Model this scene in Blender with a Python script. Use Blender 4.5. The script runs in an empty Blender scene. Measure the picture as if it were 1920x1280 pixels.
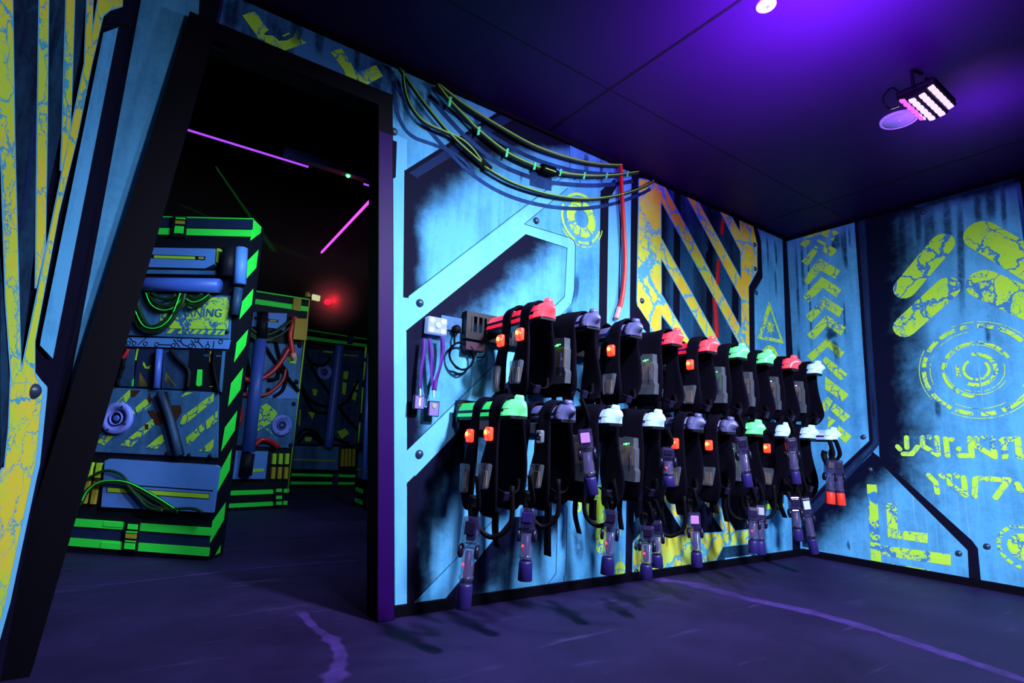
import bpy, bmesh, math, random
from mathutils import Vector, Matrix, noise

random.seed(7)
scene = bpy.context.scene
COL = scene.collection
PI = math.pi
V = Vector

# ------------------------------------------------------------------ camera
CAM = V((-4.863466, -2.580656, 0.819542))
YAW, PITCH, ROLL, FPX = -0.6078135, 0.1824562, -0.0407180, 1039.7202
RM = (Matrix.Rotation(YAW, 3, 'Z') @ Matrix.Rotation(PITCH, 3, 'X') @ Matrix.Rotation(ROLL, 3, 'Y'))
H = 2.8


def ray(x, y):
    return RM @ V(((x - 960) / FPX, 1.0, (640 - y) / FPX))


class Plane:
    """A real surface in the room: point + normal (towards the viewer's side)."""

    def __init__(s, p, n):
        s.n = V(n).normalized()
        s.p = V(p)
        up = V((0, 0, 1)) if abs(s.n.z) < .9 else V((0, 1, 0))
        s.u = up.cross(s.n).normalized()
        s.v = s.n.cross(s.u).normalized()

    def at(s, x, y, off=0.0):
        d = ray(x, y)
        p = s.p + s.n * off
        return CAM + d * ((p - CAM).dot(s.n) / d.dot(s.n))

    def loc(s, P):
        d = P - s.p
        return d.dot(s.u), d.dot(s.v)

    def pos(s, a, b, off=0.0):
        return s.p + s.u * a + s.v * b + s.n * off


PA = Plane((0, 0, 0), (0, -1, 0))
PB = Plane((0, 0, 0), (-1, 0, 0))
PF = Plane((0, 0, 0), (0, 0, 1))
PCEIL = Plane((0, 0, H), (0, 0, -1))
CPHI = math.radians(68)
CX = -5.025
PC = Plane((CX, 0, 0), (math.sin(CPHI), -math.cos(CPHI), 0))

cam = bpy.data.cameras.new('camera')
cam.lens = FPX / 1920 * 36
cam.sensor_width = 36
cam.clip_start = .02
camo = bpy.data.objects.new('camera', cam)
COL.objects.link(camo)
m = Matrix((RM.col[0], RM.col[2], -RM.col[1])).transposed().to_4x4()
m.translation = CAM
camo.matrix_world = m
scene.camera = camo

# --------------------------------------------------------------- materials
M = {}


def srgb(r, g, b):
    def f(c):
        c /= 255
        return c / 12.92 if c <= .04045 else ((c + .055) / 1.055) ** 2.4
    return (f(r), f(g), f(b), 1)


class NT:
    def __init__(s, name):
        s.m = bpy.data.materials.new(name)
        s.m.use_nodes = True
        s.t = s.m.node_tree
        s.b = s.t.nodes['Principled BSDF']
        M[name] = s.m

    def n(s, typ, ins=None, **kw):
        nd = s.t.nodes.new('ShaderNode' + typ)
        for k, v in kw.items():
            setattr(nd, k, v)
        for k, v in (ins or {}).items():
            if isinstance(v, bpy.types.NodeSocket):
                s.t.links.new(v, nd.inputs[k])
            else:
                nd.inputs[k].default_value = v
        return nd

    def math(s, op, a, b=0.0, clamp=False):
        return s.n('Math', {0: a, 1: b}, operation=op, use_clamp=clamp).outputs[0]

    def vmath(s, op, a, b):
        return s.n('VectorMath', {0: a, 1: b}, operation=op)

    def mix(s, f, a, b, blend='MIX'):
        nd = s.n('Mix', {}, data_type='RGBA', blend_type=blend)
        for i, v in ((0, f), (6, a), (7, b)):
            if isinstance(v, bpy.types.NodeSocket):
                s.t.links.new(v, nd.inputs[i])
            else:
                nd.inputs[i].default_value = v
        return nd.outputs[2]

    def remap(s, v, a, b, c=0.0, d=1.0, smooth=False):
        nd = s.n('MapRange', {0: v, 1: a, 2: b, 3: c, 4: d})
        if smooth:
            nd.interpolation_type = 'SMOOTHSTEP'
        return nd.outputs[0]

    def obj(s, scale=None):
        c = s.n('TexCoord').outputs['Object']
        if scale:
            c = s.n('Mapping', {0: c, 3: scale}).outputs[0]
        return c

    def noise(s, co, scale, detail=6, rough=.6):
        return s.n('TexNoise', {'Vector': co, 'Scale': scale, 'Detail': detail, 'Roughness': rough}).outputs[0]

    def col(s, c):
        s.t.links.new(c, s.b.inputs['Base Color'])

    def set(s, rough=.6, spec=.3, metal=0.0):
        s.b.inputs['Roughness'].default_value = rough
        s.b.inputs['Specular IOR Level'].default_value = spec
        s.b.inputs['Metallic'].default_value = metal
        return s


def grunge(k, base, dark, amt=.75, streak=.42, speck=True):
    """printed weathered sheet: blotches, vertical run marks and specks in the artwork"""
    co = k.obj()
    n1 = k.noise(co, 2.2, 8, .68)
    n2 = k.noise(k.obj((5.5, 5.5, .55)), 1.6, 5, .6)
    n3 = k.noise(co, 42, 3, .7)
    a = k.remap(n1, .36, .66)
    b = k.remap(n2, .42, .62)
    f = k.math('ADD', k.math('MULTIPLY', a, amt), k.math('MULTIPLY', b, streak))
    f = k.math('ADD', f, k.remap(n3, .3, .7, -.12, .12))
    f = k.remap(f, .05, .85)
    c = k.mix(f, dark, base)
    if speck:
        sp = k.remap(k.noise(k.obj((9, 9, 3.2)), 1.0, 2, .5), .72, .76)
        c = k.mix(k.math('MULTIPLY', sp, .8), c, (.006, .012, .05, 1))
    return c


BLUE = (.10, .40, .80, 1)
BLUE_D = (.045, .22, .50, 1)
INK = (.0035, .003, .018, 1)
k = NT('print_blue').set(.7, .06)
k.col(grunge(k, BLUE, BLUE_D))
k = NT('print_blue_pale').set(.7, .06)
k.col(grunge(k, (.15, .50, .90, 1), (.11, .41, .82, 1), speck=False))
k = NT('print_blue_worn').set(.7, .06)
k.col(grunge(k, (.05, .19, .55, 1), (.004, .015, .07, 1), .8, .8))
k = NT('print_ink').set(.7, .06)
k.col(k.mix(k.noise(k.obj(), 4), (.002, .002, .010, 1), (.006, .005, .026, 1)))
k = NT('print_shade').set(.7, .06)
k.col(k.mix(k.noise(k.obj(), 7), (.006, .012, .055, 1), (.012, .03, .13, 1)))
k = NT('print_navy').set(.7, .06)
k.col(grunge(k, (.014, .055, .13, 1), (.004, .008, .03, 1)))
k = NT('print_teal').set(.7, .06)
k.col(grunge(k, (.018, .09, .19, 1), (.004, .015, .05, 1)))


def cracked(name, c1, c2, crack, scale, thr=(.012, .06), rough=.65):
    k = NT(name).set(rough, .08)
    co = k.obj()
    d = k.n('TexNoise', {'Vector': co, 'Scale': scale * .8, 'Detail': 5, 'Roughness': .65}).outputs['Color']
    d = k.vmath('SCALE', k.vmath('SUBTRACT', d, (.5, .5, .5)).outputs[0], (0, 0, 0))
    d.inputs['Scale'].default_value = 1.6 / scale
    co2 = k.vmath('ADD', co, d.outputs[0]).outputs[0]
    v = k.n('TexVoronoi', {'Vector': co2, 'Scale': scale}, feature='DISTANCE_TO_EDGE').outputs[0]
    v2 = k.n('TexVoronoi', {'Vector': co2, 'Scale': scale * 2.7}, feature='DISTANCE_TO_EDGE').outputs[0]
    t = k.remap(k.noise(co, scale * .55, 4), .35, .65, thr[0], thr[1] * 1.5)
    a = k.remap(k.math('SUBTRACT', v, t), -.012, .018)
    t2 = k.remap(k.noise(co, scale * .8, 4), .5, .68, 0, .05)
    b = k.remap(k.math('SUBTRACT', v2, t2), -.01, .01)
    f = k.math('MULTIPLY', a, b)
    y = k.mix(k.remap(k.noise(co, scale * .45, 5, .7), .42, .6), c1, c2)
    k.col(k.mix(f, crack, y))
    return k


CRK = (.05, .22, .56, 1)
cracked('print_lime', (.43, .78, .05, 1), (.50, .80, .07, 1), CRK, 5.5, (.014, .07))
cracked('print_lime_small', (.45, .80, .06, 1), (.52, .82, .08, 1), CRK, 9, (.004, .03))
cracked('print_amber', (.74, .78, .08, 1), (.86, .52, .04, 1), (.11, .44, .72, 1), 4.2, (.008, .045))
cracked('print_amber_low', (.40, .78, .16, 1), (.72, .66, .06, 1), (.10, .42, .62, 1), 5)
cracked('print_amber_fine', (.52, .68, .06, 1), (.72, .60, .05, 1), (.06, .36, .58, 1), 7, (.002, .03))


def flat(name, c, rough=.6, spec=.3, metal=0.0, var=.15, scale=12):
    k = NT(name).set(rough, spec, metal)
    d = tuple(x * (1 - var) for x in c[:3]) + (1,)
    e = tuple(min(1, x * (1 + var)) for x in c[:3]) + (1,)
    k.col(k.mix(k.noise(k.obj(), scale), d, e))
    return k


def emit(name, c, s, base=(.02, .02, .02, 1)):
    k = NT(name).set(.4)
    k.b.inputs['Base Color'].default_value = base
    n = k.noise(k.obj(), 40, 2)
    k.t.links.new(k.mix(n, c, tuple(x * .8 for x in c[:3]) + (1,)), k.b.inputs['Emission Color'])
    k.b.inputs['Emission Strength'].default_value = s
    return k


def clear(name, c, alpha, rough=.15, em=None, es=0):
    k = NT(name).set(rough, .6)
    k.col(k.mix(k.noise(k.obj(), 25), c, tuple(x * .6 for x in c[:3]) + (1,)))
    k.b.inputs['Alpha'].default_value = alpha
    if em:
        k.b.inputs['Emission Color'].default_value = em
        k.b.inputs['Emission Strength'].default_value = es
    return k


flat('frame_black', (.0018, .0012, .006, 1), .6, .08)
flat('fabric_black', (.0025, .0016, .0075, 1), .9, .06, var=.5, scale=60)
flat('webbing', (.002, .0014, .006, 1), .8, .08)
flat('rail_black', (.006, .005, .014, 1), .4, .4)
flat('rubber_black', (.0015, .0013, .004, 1), .6, .08)
flat('bolt_steel', (.02, .035, .10, 1), .35, .6)
flat('violet_plastic', (.020, .012, .13, 1), .4, .3)
flat('smoke_plastic', (.010, .007, .036, 1), .3, .35, var=.5)
flat('purple_ribbon', (.07, .008, .24, 1), .6, .3)
flat('white_plastic', (.5, .6, .9, 1), .5, .3, var=.05)
flat('disc_plastic', (.6, .7, .95, 1), .55, .3, var=.06)
flat('badge', (.20, .14, .52, 1), .4, .4)
flat('badge_sticker', (.28, .34, .18, 1), .4, .4)
flat('maroon_box', (.035, .004, .03, 1), .45, .4)
flat('pcb_brown', (.30, .16, .08, 1), .5, .3, var=.4, scale=70)
flat('pcb_green', (.04, .20, .05, 1), .5, .3, var=.5, scale=70)
flat('hose_red', (.75, .02, .03, 1), .35, .5)
flat('hose_red_dim', (.40, .01, .02, 1), .35, .5)
flat('copper_end', (.9, .35, .35, 1), .3, .5, var=.3, scale=80)
flat('cable_green', (.008, .03, .012, 1), .4, .4)
flat('cable_stripe', (.42, .75, .10, 1), .5, .3)
flat('tape_mint', (.10, .80, .36, 1), .5, .3)
flat('orange_tip', (.95, .03, .02, 1), .5, .3)
flat('bulkhead_black', (.0015, .0015, .003, 1), .9, .0)
flat('hazard_green', (.035, .95, .085, 1), .55, .25, var=.12, scale=5)
flat('hazard_lime', (.24, .72, .05, 1), .55, .25, var=.1)
flat('board_black', (.004, .005, .014, 1), .6, .2)
flat('board_glass', (.012, .022, .08, 1), .4, .3)
flat('unit_blue', (.085, .22, .72, 1), .5, .3, var=.08)
flat('speaker_shell', (.16, .20, .78, 1), .5, .3, var=.05)
flat('tube_blue', (.045, .10, .52, 1), .4, .35, var=.1)
flat('slot_lime', (.36, .62, .04, 1), .5, .3)
flat('slot_amber', (.36, .30, .03, 1), .5, .3)
flat('amber_box', (.42, .24, .02, 1), .5, .3)
flat('rust', (.05, .018, .012, 1), .7, .2, var=.5, scale=30)
cracked('plate_stripes', (.36, .66, .05, 1), (.42, .68, .06, 1), (.035, .13, .34, 1), 9)
k = NT('plate_blue').set(.55, .25)
k.col(grunge(k, (.05, .16, .42, 1), (.02, .07, .2, 1)))
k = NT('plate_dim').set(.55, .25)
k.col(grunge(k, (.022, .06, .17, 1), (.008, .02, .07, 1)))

flat('frame_violet_lit', (.020, .0008, .085, 1), .5, .1)
clear('clear_plastic', (.15, .17, .25, 1), .46)
clear('clear_violet', (.04, .03, .13, 1), .5)
clear('clear_barrel', (.10, .09, .24, 1), .42)
clear('cover_off', (.11, .11, .33, 1), .93, .4)
clear('cover_red', (.35, .01, .03, 1), .9, .3, (1, .012, .065, 1), .85)
clear('cap_red', (.4, .05, .08, 1), .9, .3, (1, .09, .16, 1), 1.0)
clear('cover_green', (.03, .3, .1, 1), .9, .3, (.03, .9, .22, 1), .7)
clear('cap_green', (.08, .35, .2, 1), .9, .3, (.2, 1, .48, 1), .9)
clear('cover_white', (.2, .25, .6, 1), .9, .3, (.25, .4, 1, 1), .6)
clear('cap_white', (.3, .4, .6, 1), .9, .3, (.48, .80, 1, 1), .85)
clear('sensor_shell_lit', (.8, .1, .05, 1), .6, .3, (1, .05, .02, 1), 1.4)
clear('sensor_shell_off', (.26, .3, .42, 1), .55, .3)
emit('led_red', (1, .16, .04, 1), 9)
emit('led_red_dot', (1, .02, .02, 1), 5)
emit('led_green', (.08, 1, .16, 1), 6)
emit('led_white', (.75, .9, 1, 1), 6)
emit('led_violet', (.62, .36, 1, 1), 2.6)
emit('led_violet_dim', (.85, .12, .9, 1), 1.4)
emit('screen_white', (.6, .6, .95, 1), 1.0)
emit('tube_violet', (.42, .06, .95, 1), 1.3)
emit('tube_pink', (.75, .08, .85, 1), 1.6)
emit('beacon_red', (1, .0, .006, 1), 12)
emit('beacon_yellow', (.8, .9, .45, 1), .8)
emit('screen_violet', (.45, .2, 1, 1), 1.6)

# floor: painted concrete
k = NT('floor_concrete').set(.6, .15)
co = k.obj()
n1 = k.noise(co, 1.3, 8, .65)
n2 = k.noise(co, 18, 5, .7)
c = k.mix(k.remap(n1, .35, .65), (.010, .0055, .040, 1), (.022, .0135, .084, 1))
c = k.mix(k.remap(n2, .45, .75, 0, .45), c, (.016, .012, .07, 1))
sc = k.noise(k.obj((.35, 3.0, 1)), 3.0, 6, .7)
c = k.mix(k.remap(sc, .60, .72, 0, .35), c, (.10, .085, .30, 1))
k.col(c)
k = NT('print_cable_shadow').set(.7, .06)
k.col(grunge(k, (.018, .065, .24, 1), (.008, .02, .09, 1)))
k = NT('floor_patch').set(.6, .3)
co = k.obj()
at = k.n('Attribute', {}, attribute_name='edge').outputs['Fac']
f = k.math('MULTIPLY', k.remap(at, 0, 1, 0, 1, True), k.remap(k.noise(co, 6, 6, .7), .35, .6, .35, 1))
k.col(k.mix(k.noise(co, 9), (.07, .03, .28, 1), (.11, .055, .38, 1)))
k.t.links.new(k.math('MULTIPLY', f, .72), k.b.inputs['Alpha'])
k = NT('print_stain').set(.7, .04)
co = k.obj()
at = k.n('Attribute', {}, attribute_name='edge').outputs['Fac']
k.col(k.mix(k.noise(co, 9), (.004, .008, .04, 1), (.008, .02, .09, 1)))
f = k.math('MULTIPLY', k.remap(at, 0, 1, 0, 1, True), k.remap(k.noise(co, 22, 5, .7), .3, .6, .35, 1))
k.t.links.new(k.math('MULTIPLY', f, .6), k.b.inputs['Alpha'])
# ceiling
k = NT('ceiling_board').set(.5, .12)
k.col(k.mix(k.noise(k.obj(), 2.0, 6), (.016, .0022, .052, 1), (.021, .0032, .066, 1)))
flat('ceiling_joint', (.002, .0004, .008, 1), .6, .2)


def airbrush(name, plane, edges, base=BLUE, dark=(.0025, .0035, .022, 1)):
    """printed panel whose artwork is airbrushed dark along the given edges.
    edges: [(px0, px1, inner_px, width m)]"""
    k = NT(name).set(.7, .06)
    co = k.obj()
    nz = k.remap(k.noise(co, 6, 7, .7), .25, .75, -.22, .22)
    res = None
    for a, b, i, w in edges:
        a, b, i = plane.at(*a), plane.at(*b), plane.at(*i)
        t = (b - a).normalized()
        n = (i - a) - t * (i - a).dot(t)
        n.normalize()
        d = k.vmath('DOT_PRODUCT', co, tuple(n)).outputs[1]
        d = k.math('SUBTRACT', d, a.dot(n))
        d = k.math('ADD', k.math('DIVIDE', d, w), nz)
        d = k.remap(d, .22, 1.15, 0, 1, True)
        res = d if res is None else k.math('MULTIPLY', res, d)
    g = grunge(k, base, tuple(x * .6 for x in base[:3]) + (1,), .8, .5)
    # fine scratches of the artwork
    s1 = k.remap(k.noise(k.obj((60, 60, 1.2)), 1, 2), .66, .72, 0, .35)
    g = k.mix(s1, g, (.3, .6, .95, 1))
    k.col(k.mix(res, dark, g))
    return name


# ------------------------------------------------------------ mesh helpers
def mesh_obj(name, bm, mats, parent=None, smooth=False, keep=False):
    me = bpy.data.meshes.new(name)
    if not keep:
        bmesh.ops.recalc_face_normals(bm, faces=bm.faces[:])
    bm.to_mesh(me)
    bm.free()
    for mm in ([mats] if isinstance(mats, str) else mats):
        me.materials.append(M[mm])
    if smooth:
        for p in me.polygons:
            p.use_smooth = True
    o = bpy.data.objects.new(name, me)
    COL.objects.link(o)
    if parent:
        o.parent = parent
        if parent.type == 'EMPTY':
            o.matrix_parent_inverse = Matrix.Translation(-parent.location)
    return o


def tag(o, label=None, cat=None, group=None, kind=None):
    if label:
        o['label'] = label
    if cat:
        o['category'] = cat
    if group:
        o['group'] = group
    if kind:
        o['kind'] = kind
    return o


def empty(name, loc, label, cat, group=None):
    o = bpy.data.objects.new(name, None)
    o.empty_display_size = .1
    o.location = loc
    COL.objects.link(o)
    return tag(o, label, cat, group)


def struct(o):
    o['kind'] = 'structure'
    return o


def bm_new():
    return bmesh.new()


def box(bm, c, d, rot=None, bev=0.0, mi=0):
    r = bmesh.ops.create_cube(bm, size=1)
    vs = r['verts']
    mt = Matrix.Translation(c) @ (rot.to_4x4() if rot else Matrix.Identity(4)) @ Matrix.Diagonal((d[0], d[1], d[2], 1))
    bmesh.ops.transform(bm, matrix=mt, verts=vs)
    fs = {f for v in vs for f in v.link_faces}
    for f in fs:
        f.material_index = mi
    if bev:
        es = list({e for v in vs for e in v.link_edges})
        r2 = bmesh.ops.bevel(bm, geom=es, offset=bev, segments=2, affect='EDGES', profile=.5)
        for f in r2['faces']:
            f.material_index = mi


def frame_of(d):
    d = d.normalized()
    a = V((0, 0, 1)) if abs(d.z) < .9 else V((1, 0, 0))
    x = a.cross(d).normalized()
    return x, d.cross(x).normalized()


def lathe(bm, prof, p, axis, seg=20, mi=0, cap=True):
    """prof: [(distance along axis, radius)]"""
    x, y = frame_of(axis)
    ax = axis.normalized()
    rings = []
    for t, r in prof:
        c = p + ax * t
        rings.append([bm.verts.new(c + (x * math.cos(2 * PI * i / seg) + y * math.sin(2 * PI * i / seg)) * max(r, 1e-4))
                      for i in range(seg)])
    for a, b in zip(rings, rings[1:]):
        for i in range(seg):
            f = bm.faces.new((a[i], a[(i + 1) % seg], b[(i + 1) % seg], b[i]))
            f.material_index = mi
    if cap:
        bm.faces.new(rings[0][::-1]).material_index = mi
        bm.faces.new(rings[-1]).material_index = mi


def catmull(pts, n=8):
    P = [V(p) for p in pts]
    if len(P) < 3:
        return P
    P = [P[0] * 2 - P[1]] + P + [P[-1] * 2 - P[-2]]
    out = []
    for i in range(1, len(P) - 2):
        a, b, c, d = P[i - 1:i + 3]
        for j in range(n):
            t = j / n
            out.append(.5 * ((2 * b) + (c - a) * t + (2 * a - 5 * b + 4 * c - d) * t * t + (3 * b - a - 3 * c + d) * t ** 3))
    out.append(P[-2])
    return out


def tube(bm, pts, r, seg=8, n=8, mi=0, smooth=True):
    P = catmull(pts, n) if smooth else [V(p) for p in pts]
    rings = []
    d = (P[1] - P[0]).normalized()
    x, y = frame_of(d)
    for i, p in enumerate(P):
        d = (P[min(i + 1, len(P) - 1)] - P[max(i - 1, 0)]).normalized()
        x = (x - d * x.dot(d)).normalized()
        y = d.cross(x)
        rings.append([bm.verts.new(p + (x * math.cos(2 * PI * j / seg) + y * math.sin(2 * PI * j / seg)) * r) for j in range(seg)])
    for a, b in zip(rings, rings[1:]):
        for j in range(seg):
            bm.faces.new((a[j], a[(j + 1) % seg], b[(j + 1) % seg], b[j])).material_index = mi
    bm.faces.new(rings[0][::-1]).material_index = mi
    bm.faces.new(rings[-1]).material_index = mi


def prism(bm, front, n, depth, mi=0, side_mi=None):
    """front polygon (3D pts) extruded backwards along -n"""
    f = [bm.verts.new(p) for p in front]
    b = [bm.verts.new(p - n * depth) for p in front]
    bm.faces.new(f).material_index = mi
    s = mi if side_mi is None else side_mi
    bm.faces.new(b[::-1]).material_index = s
    k = len(f)
    for i in range(k):
        bm.faces.new((f[i], b[i], b[(i + 1) % k], f[(i + 1) % k])).material_index = s


class Painter:
    """A printed wall sheet: flat artwork shapes in one mesh, stacked by hair-thin layers."""

    def __init__(s, plane, step=.0007):
        s.P, s.bm, s.mats, s.step, s.k = plane, bmesh.new(), [], step, 0
        s.edge = s.bm.verts.layers.float.new('edge')

    def mi(s, mat):
        if mat not in s.mats:
            s.mats.append(mat)
        return s.mats.index(mat)

    def poly3(s, pts, mat, lay):
        s.k = (s.k + 1) % 16
        pts = [p + s.P.n * ((lay + s.k * .055) * s.step) for p in pts]
        vs = [s.bm.verts.new(p) for p in pts]
        f = s.bm.faces.new(vs)
        f.normal_update()
        if f.normal.dot(s.P.n) < 0:
            f.normal_flip()
        f.material_index = s.mi(mat)

    def poly(s, px, mat, lay=1):
        s.poly3([s.P.at(x, y) for x, y in px], mat, lay)

    def line3(s, a, b, w, mat, lay, cap=False):
        t = (b - a)
        if t.length < 1e-6:
            return
        t.normalize()
        o = s.P.n.cross(t) * (w / 2)
        if not cap:
            s.poly3([a + o, b + o, b - o, a - o], mat, lay)
            return
        pts = []
        for c, sg in ((b, 1), (a, -1)):
            for i in range(9):
                th = PI / 2 - PI * i / 8
                pts.append(c + t * (sg * math.cos(th) * w / 2) + o * (sg * math.sin(th)))
        s.poly3(pts, mat, lay)

    def line(s, px, w, mat, lay=2, cap=False):
        P = [s.P.at(x, y) for x, y in px]
        for a, b in zip(P, P[1:]):
            s.line3(a, b, w, mat, lay, cap)

    def curve(s, px, w, mat, lay=2):
        s.curve3(catmull([s.P.at(x, y) for x, y in px], 8), w, mat, lay)

    def curve3(s, P, w, mat, lay):
        L, Rr = [], []
        for i, p in enumerate(P):
            t = (P[min(i + 1, len(P) - 1)] - P[max(i - 1, 0)]).normalized()
            o = s.P.n.cross(t) * (w / 2)
            L.append(p + o)
            Rr.append(p - o)
        for i in range(len(P) - 1):
            s.poly3([L[i], L[i + 1], Rr[i + 1], Rr[i]], mat, lay)

    def stain(s, px, w, lay=3, mat='print_stain'):
        """soft-edged run mark of the artwork"""
        P = catmull([s.P.at(x, y) for x, y in px], 5)
        n = len(P)
        rows = []
        for i, p in enumerate(P):
            t = (P[min(i + 1, n - 1)] - P[max(i - 1, 0)]).normalized()
            o = s.P.n.cross(t) * w
            r = []
            for j, e in ((-1, 0), (-.3, 1), (.3, 1), (1, 0)):
                v = s.bm.verts.new(p + o * j + s.P.n * (lay * s.step))
                v[s.edge] = e * min(1, (i + .3) / 3, (n - 1 - i) / 4)
                r.append(v)
            rows.append(r)
        for a, b in zip(rows, rows[1:]):
            for j in range(3):
                f = s.bm.faces.new((a[j], a[j + 1], b[j + 1], b[j]))
                f.normal_update()
                if f.normal.dot(s.P.n) < 0:
                    f.normal_flip()
                f.material_index = s.mi(mat)

    def outline(s, px, w, mat, lay=3):
        s.line(list(px) + [px[0]], w, mat, lay)

    def ring(s, c, r0, r1, a0, a1, mat, lay=2, asp=1.0):
        """annular sector, centre in pixels, radii in metres, angles in degrees"""
        C = s.P.at(*c)
        n = max(2, int(abs(a1 - a0) / 7))
        for i in range(n):
            q = []
            for r, a in ((r0, i), (r1, i), (r1, i + 1), (r0, i + 1)):
                th = math.radians(a0 + (a1 - a0) * a / n)
                q.append(C + s.P.u * (r * math.cos(th) * asp) + s.P.v * (r * math.sin(th)))
            if r0 < 1e-4:
                q = q[1:]
            s.poly3(q, mat, lay)

    def finish(s, name, parent=None):
        return mesh_obj(name, s.bm, s.mats, parent, keep=True)


def Z(ox, oy, sc):
    return lambda *pts: [(ox + x / sc, oy + y / sc) for x, y in pts]


def bolt(plane, px, r, parent):
    bm = bmesh.new()
    lathe(bm, [(0, r), (r * .25, r * .98), (r * .55, r * .75), (r * .75, r * .4), (r * .8, 0.001)], plane.at(*px), plane.n, 14)
    return mesh_obj('bolt', bm, 'bolt_steel', parent, True)



# ================================================================ room shell
# floor and ceiling
bm = bm_new()
box(bm, (-3.4, 2.0, -.05), (12.8, 17.0, .1))
floor = struct(mesh_obj('floor', bm, ['floor_concrete', 'floor_patch']))


def floor_patch(name, px, w, seed):
    """soft-edged worn streak in the floor paint"""
    P = catmull([PF.at(x, y) for x, y in px], 10)
    bm = bm_new()
    lay = bm.verts.layers.float.new('edge')
    rows = []
    n = len(P)
    for i, p in enumerate(P):
        t = (P[min(i + 1, n - 1)] - P[max(i - 1, 0)]).normalized()
        o = V((-t.y, t.x, 0))
        ww = w[0] + (w[1] - w[0]) * i / (n - 1)
        ww *= .75 + .7 * noise.noise(V((i * .23, seed, 0)))
        row = []
        for j, e in ((-1, 0), (-.45, 1), (.45, 1), (1, 0)):
            v = bm.verts.new((p.x + o.x * ww * j, p.y + o.y * ww * j, .0015))
            v[lay] = e * min(1, i / 4, (n - 1 - i) / 4)
            row.append(v)
        rows.append(row)
    for a, b in zip(rows, rows[1:]):
        for j in range(3):
            f = bm.faces.new((a[j], a[j + 1], b[j + 1], b[j]))
            f.normal_update()
            if f.normal.z < 0:
                f.normal_flip()
    return mesh_obj(name, bm, 'floor_patch', floor, keep=True)


floor_patch('worn_streak', [(1215, 1083), (1300, 1096), (1400, 1122), (1520, 1148), (1640, 1182), (1740, 1215), (1840, 1248), (1960, 1290)], (.10, .06), 1)
floor_patch('worn_streak', [(560, 1142), (588, 1175), (622, 1200), (638, 1228), (630, 1262), (615, 1300)], (.035, .06), 5)
floor_patch('worn_streak', [(80, 1102), (200, 1096), (330, 1082), (470, 1066), (600, 1055), (690, 1050)], (.008, .02), 9)

bm = bm_new()
box(bm, (-3.2, -2.27, H + .04), (6.6, 4.9, .08))
ceil = mesh_obj('ceiling', bm, ['ceiling_board', 'ceiling_joint'])
struct(ceil)
jt = Painter(PCEIL)
for a, b in (((1044, 243), (1340, 22)), ((1432, 417), (1900, 266)), ((1024, 132), (1492, 337))):
    a, b = PCEIL.at(*a), PCEIL.at(*b)
    dx, dy = abs(a.x - b.x), abs(a.y - b.y)
    if dx > dy:
        y = (a.y + b.y) / 2
        jt.line3(V((-6.4, y, H)), V((0, y, H)), .007, 'ceiling_joint', 2)
    else:
        x = (a.x + b.x) / 2
        jt.line3(V((x, -4.6, H)), V((x, 0, H)), .016, 'ceiling_joint', 2)
jt.line3(V((-5.6, -4.6, H)), V((-5.6, 0, H)), .014, 'ceiling_joint', 2)
jt.finish('panel_joint', ceil)

# ---- door frame outline (leaning sides) measured on the face of the frame
FR = .045
pf = Plane((0, -FR, 0), (0, -1, 0))


def at_z(a, b, z):
    t = (z - a.z) / (b.z - a.z)
    return a + (b - a) * t


oa, ob = pf.at(352, 34), pf.at(119, 775)
OL0, OL1 = at_z(oa, ob, 0), at_z(oa, ob, 2.585)
ra, rb = pf.at(737, 330), pf.at(740, 1120)
OR0, OR1 = at_z(ra, rb, 0), at_z(ra, rb, 2.585)
IL0, IL1 = OL0 + V((.125, 0, 0)), OL1 + V((.10, 0, -.085))
IR0, IR1 = OR0 + V((-.085, 0, 0)), OR1 + V((-.07, 0, -.085))
bm = bm_new()
prism(bm, [OL0, OL1, OR1, OR0, IR0, IR1, IL1, IL0], V((0, -1, 0)), .13)
Q = Painter(pf)
Q.poly3([OR0 + V((-.004, 0, .004)), at_z(OR0, OR1, 2.36) + V((-.004, 0, 0)), at_z(IR0, IR1, 2.36) + V((.004, 0, 0)), IR0 + V((.004, 0, .004))], 'frame_violet_lit', 1)  # violet light on the right jamb, painted as its face colour
trim = struct(mesh_obj('trim_1', bm, 'frame_black'))
trim['label'] = 'black doorway frame with leaning sides'
Q.finish('violet_lit_face', trim)

# ---- back wall (plane y = 0)
bm = bm_new()
e = .02
prism(bm, [V((CX - .02, 0, 0)), V((CX - .02, 0, H)), V((0, 0, H)), V((0, 0, 0)), V((OR0.x - e, 0, 0)), V((OR1.x - e, 0, 2.55)),
           V((OL1.x + e, 0, 2.55)), V((OL0.x + e, 0, 0))], V((0, -1, 0)), .075, 0, 1)
wall = struct(mesh_obj('wall_back', bm, ['print_blue', 'frame_black']))
A = Painter(PA)
z4 = Z(680, 80, 3.4286)
z5 = Z(720, 400, 3.692)
z6 = Z(1140, 320, 3.692)
zL = Z(1160, 880, 4.57)
zK = Z(1060, 880, 4.8)

# left of the doorway: tapering pale strip, black divider
A.poly([(378, -60), (372, 38), (352, 34), (420, 60), (422, -60)], 'print_ink', 1)
A.poly([(372, 38), (352, 34), (340, 70), (424, 100), (406, 52)], 'print_ink', 1)
A.poly3([V((CX - .02, 0, 0)), V((CX + .003, 0, 0)), V((CX + .003, 0, H)), V((CX - .02, 0, H))], 'print_ink', 1)
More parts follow.
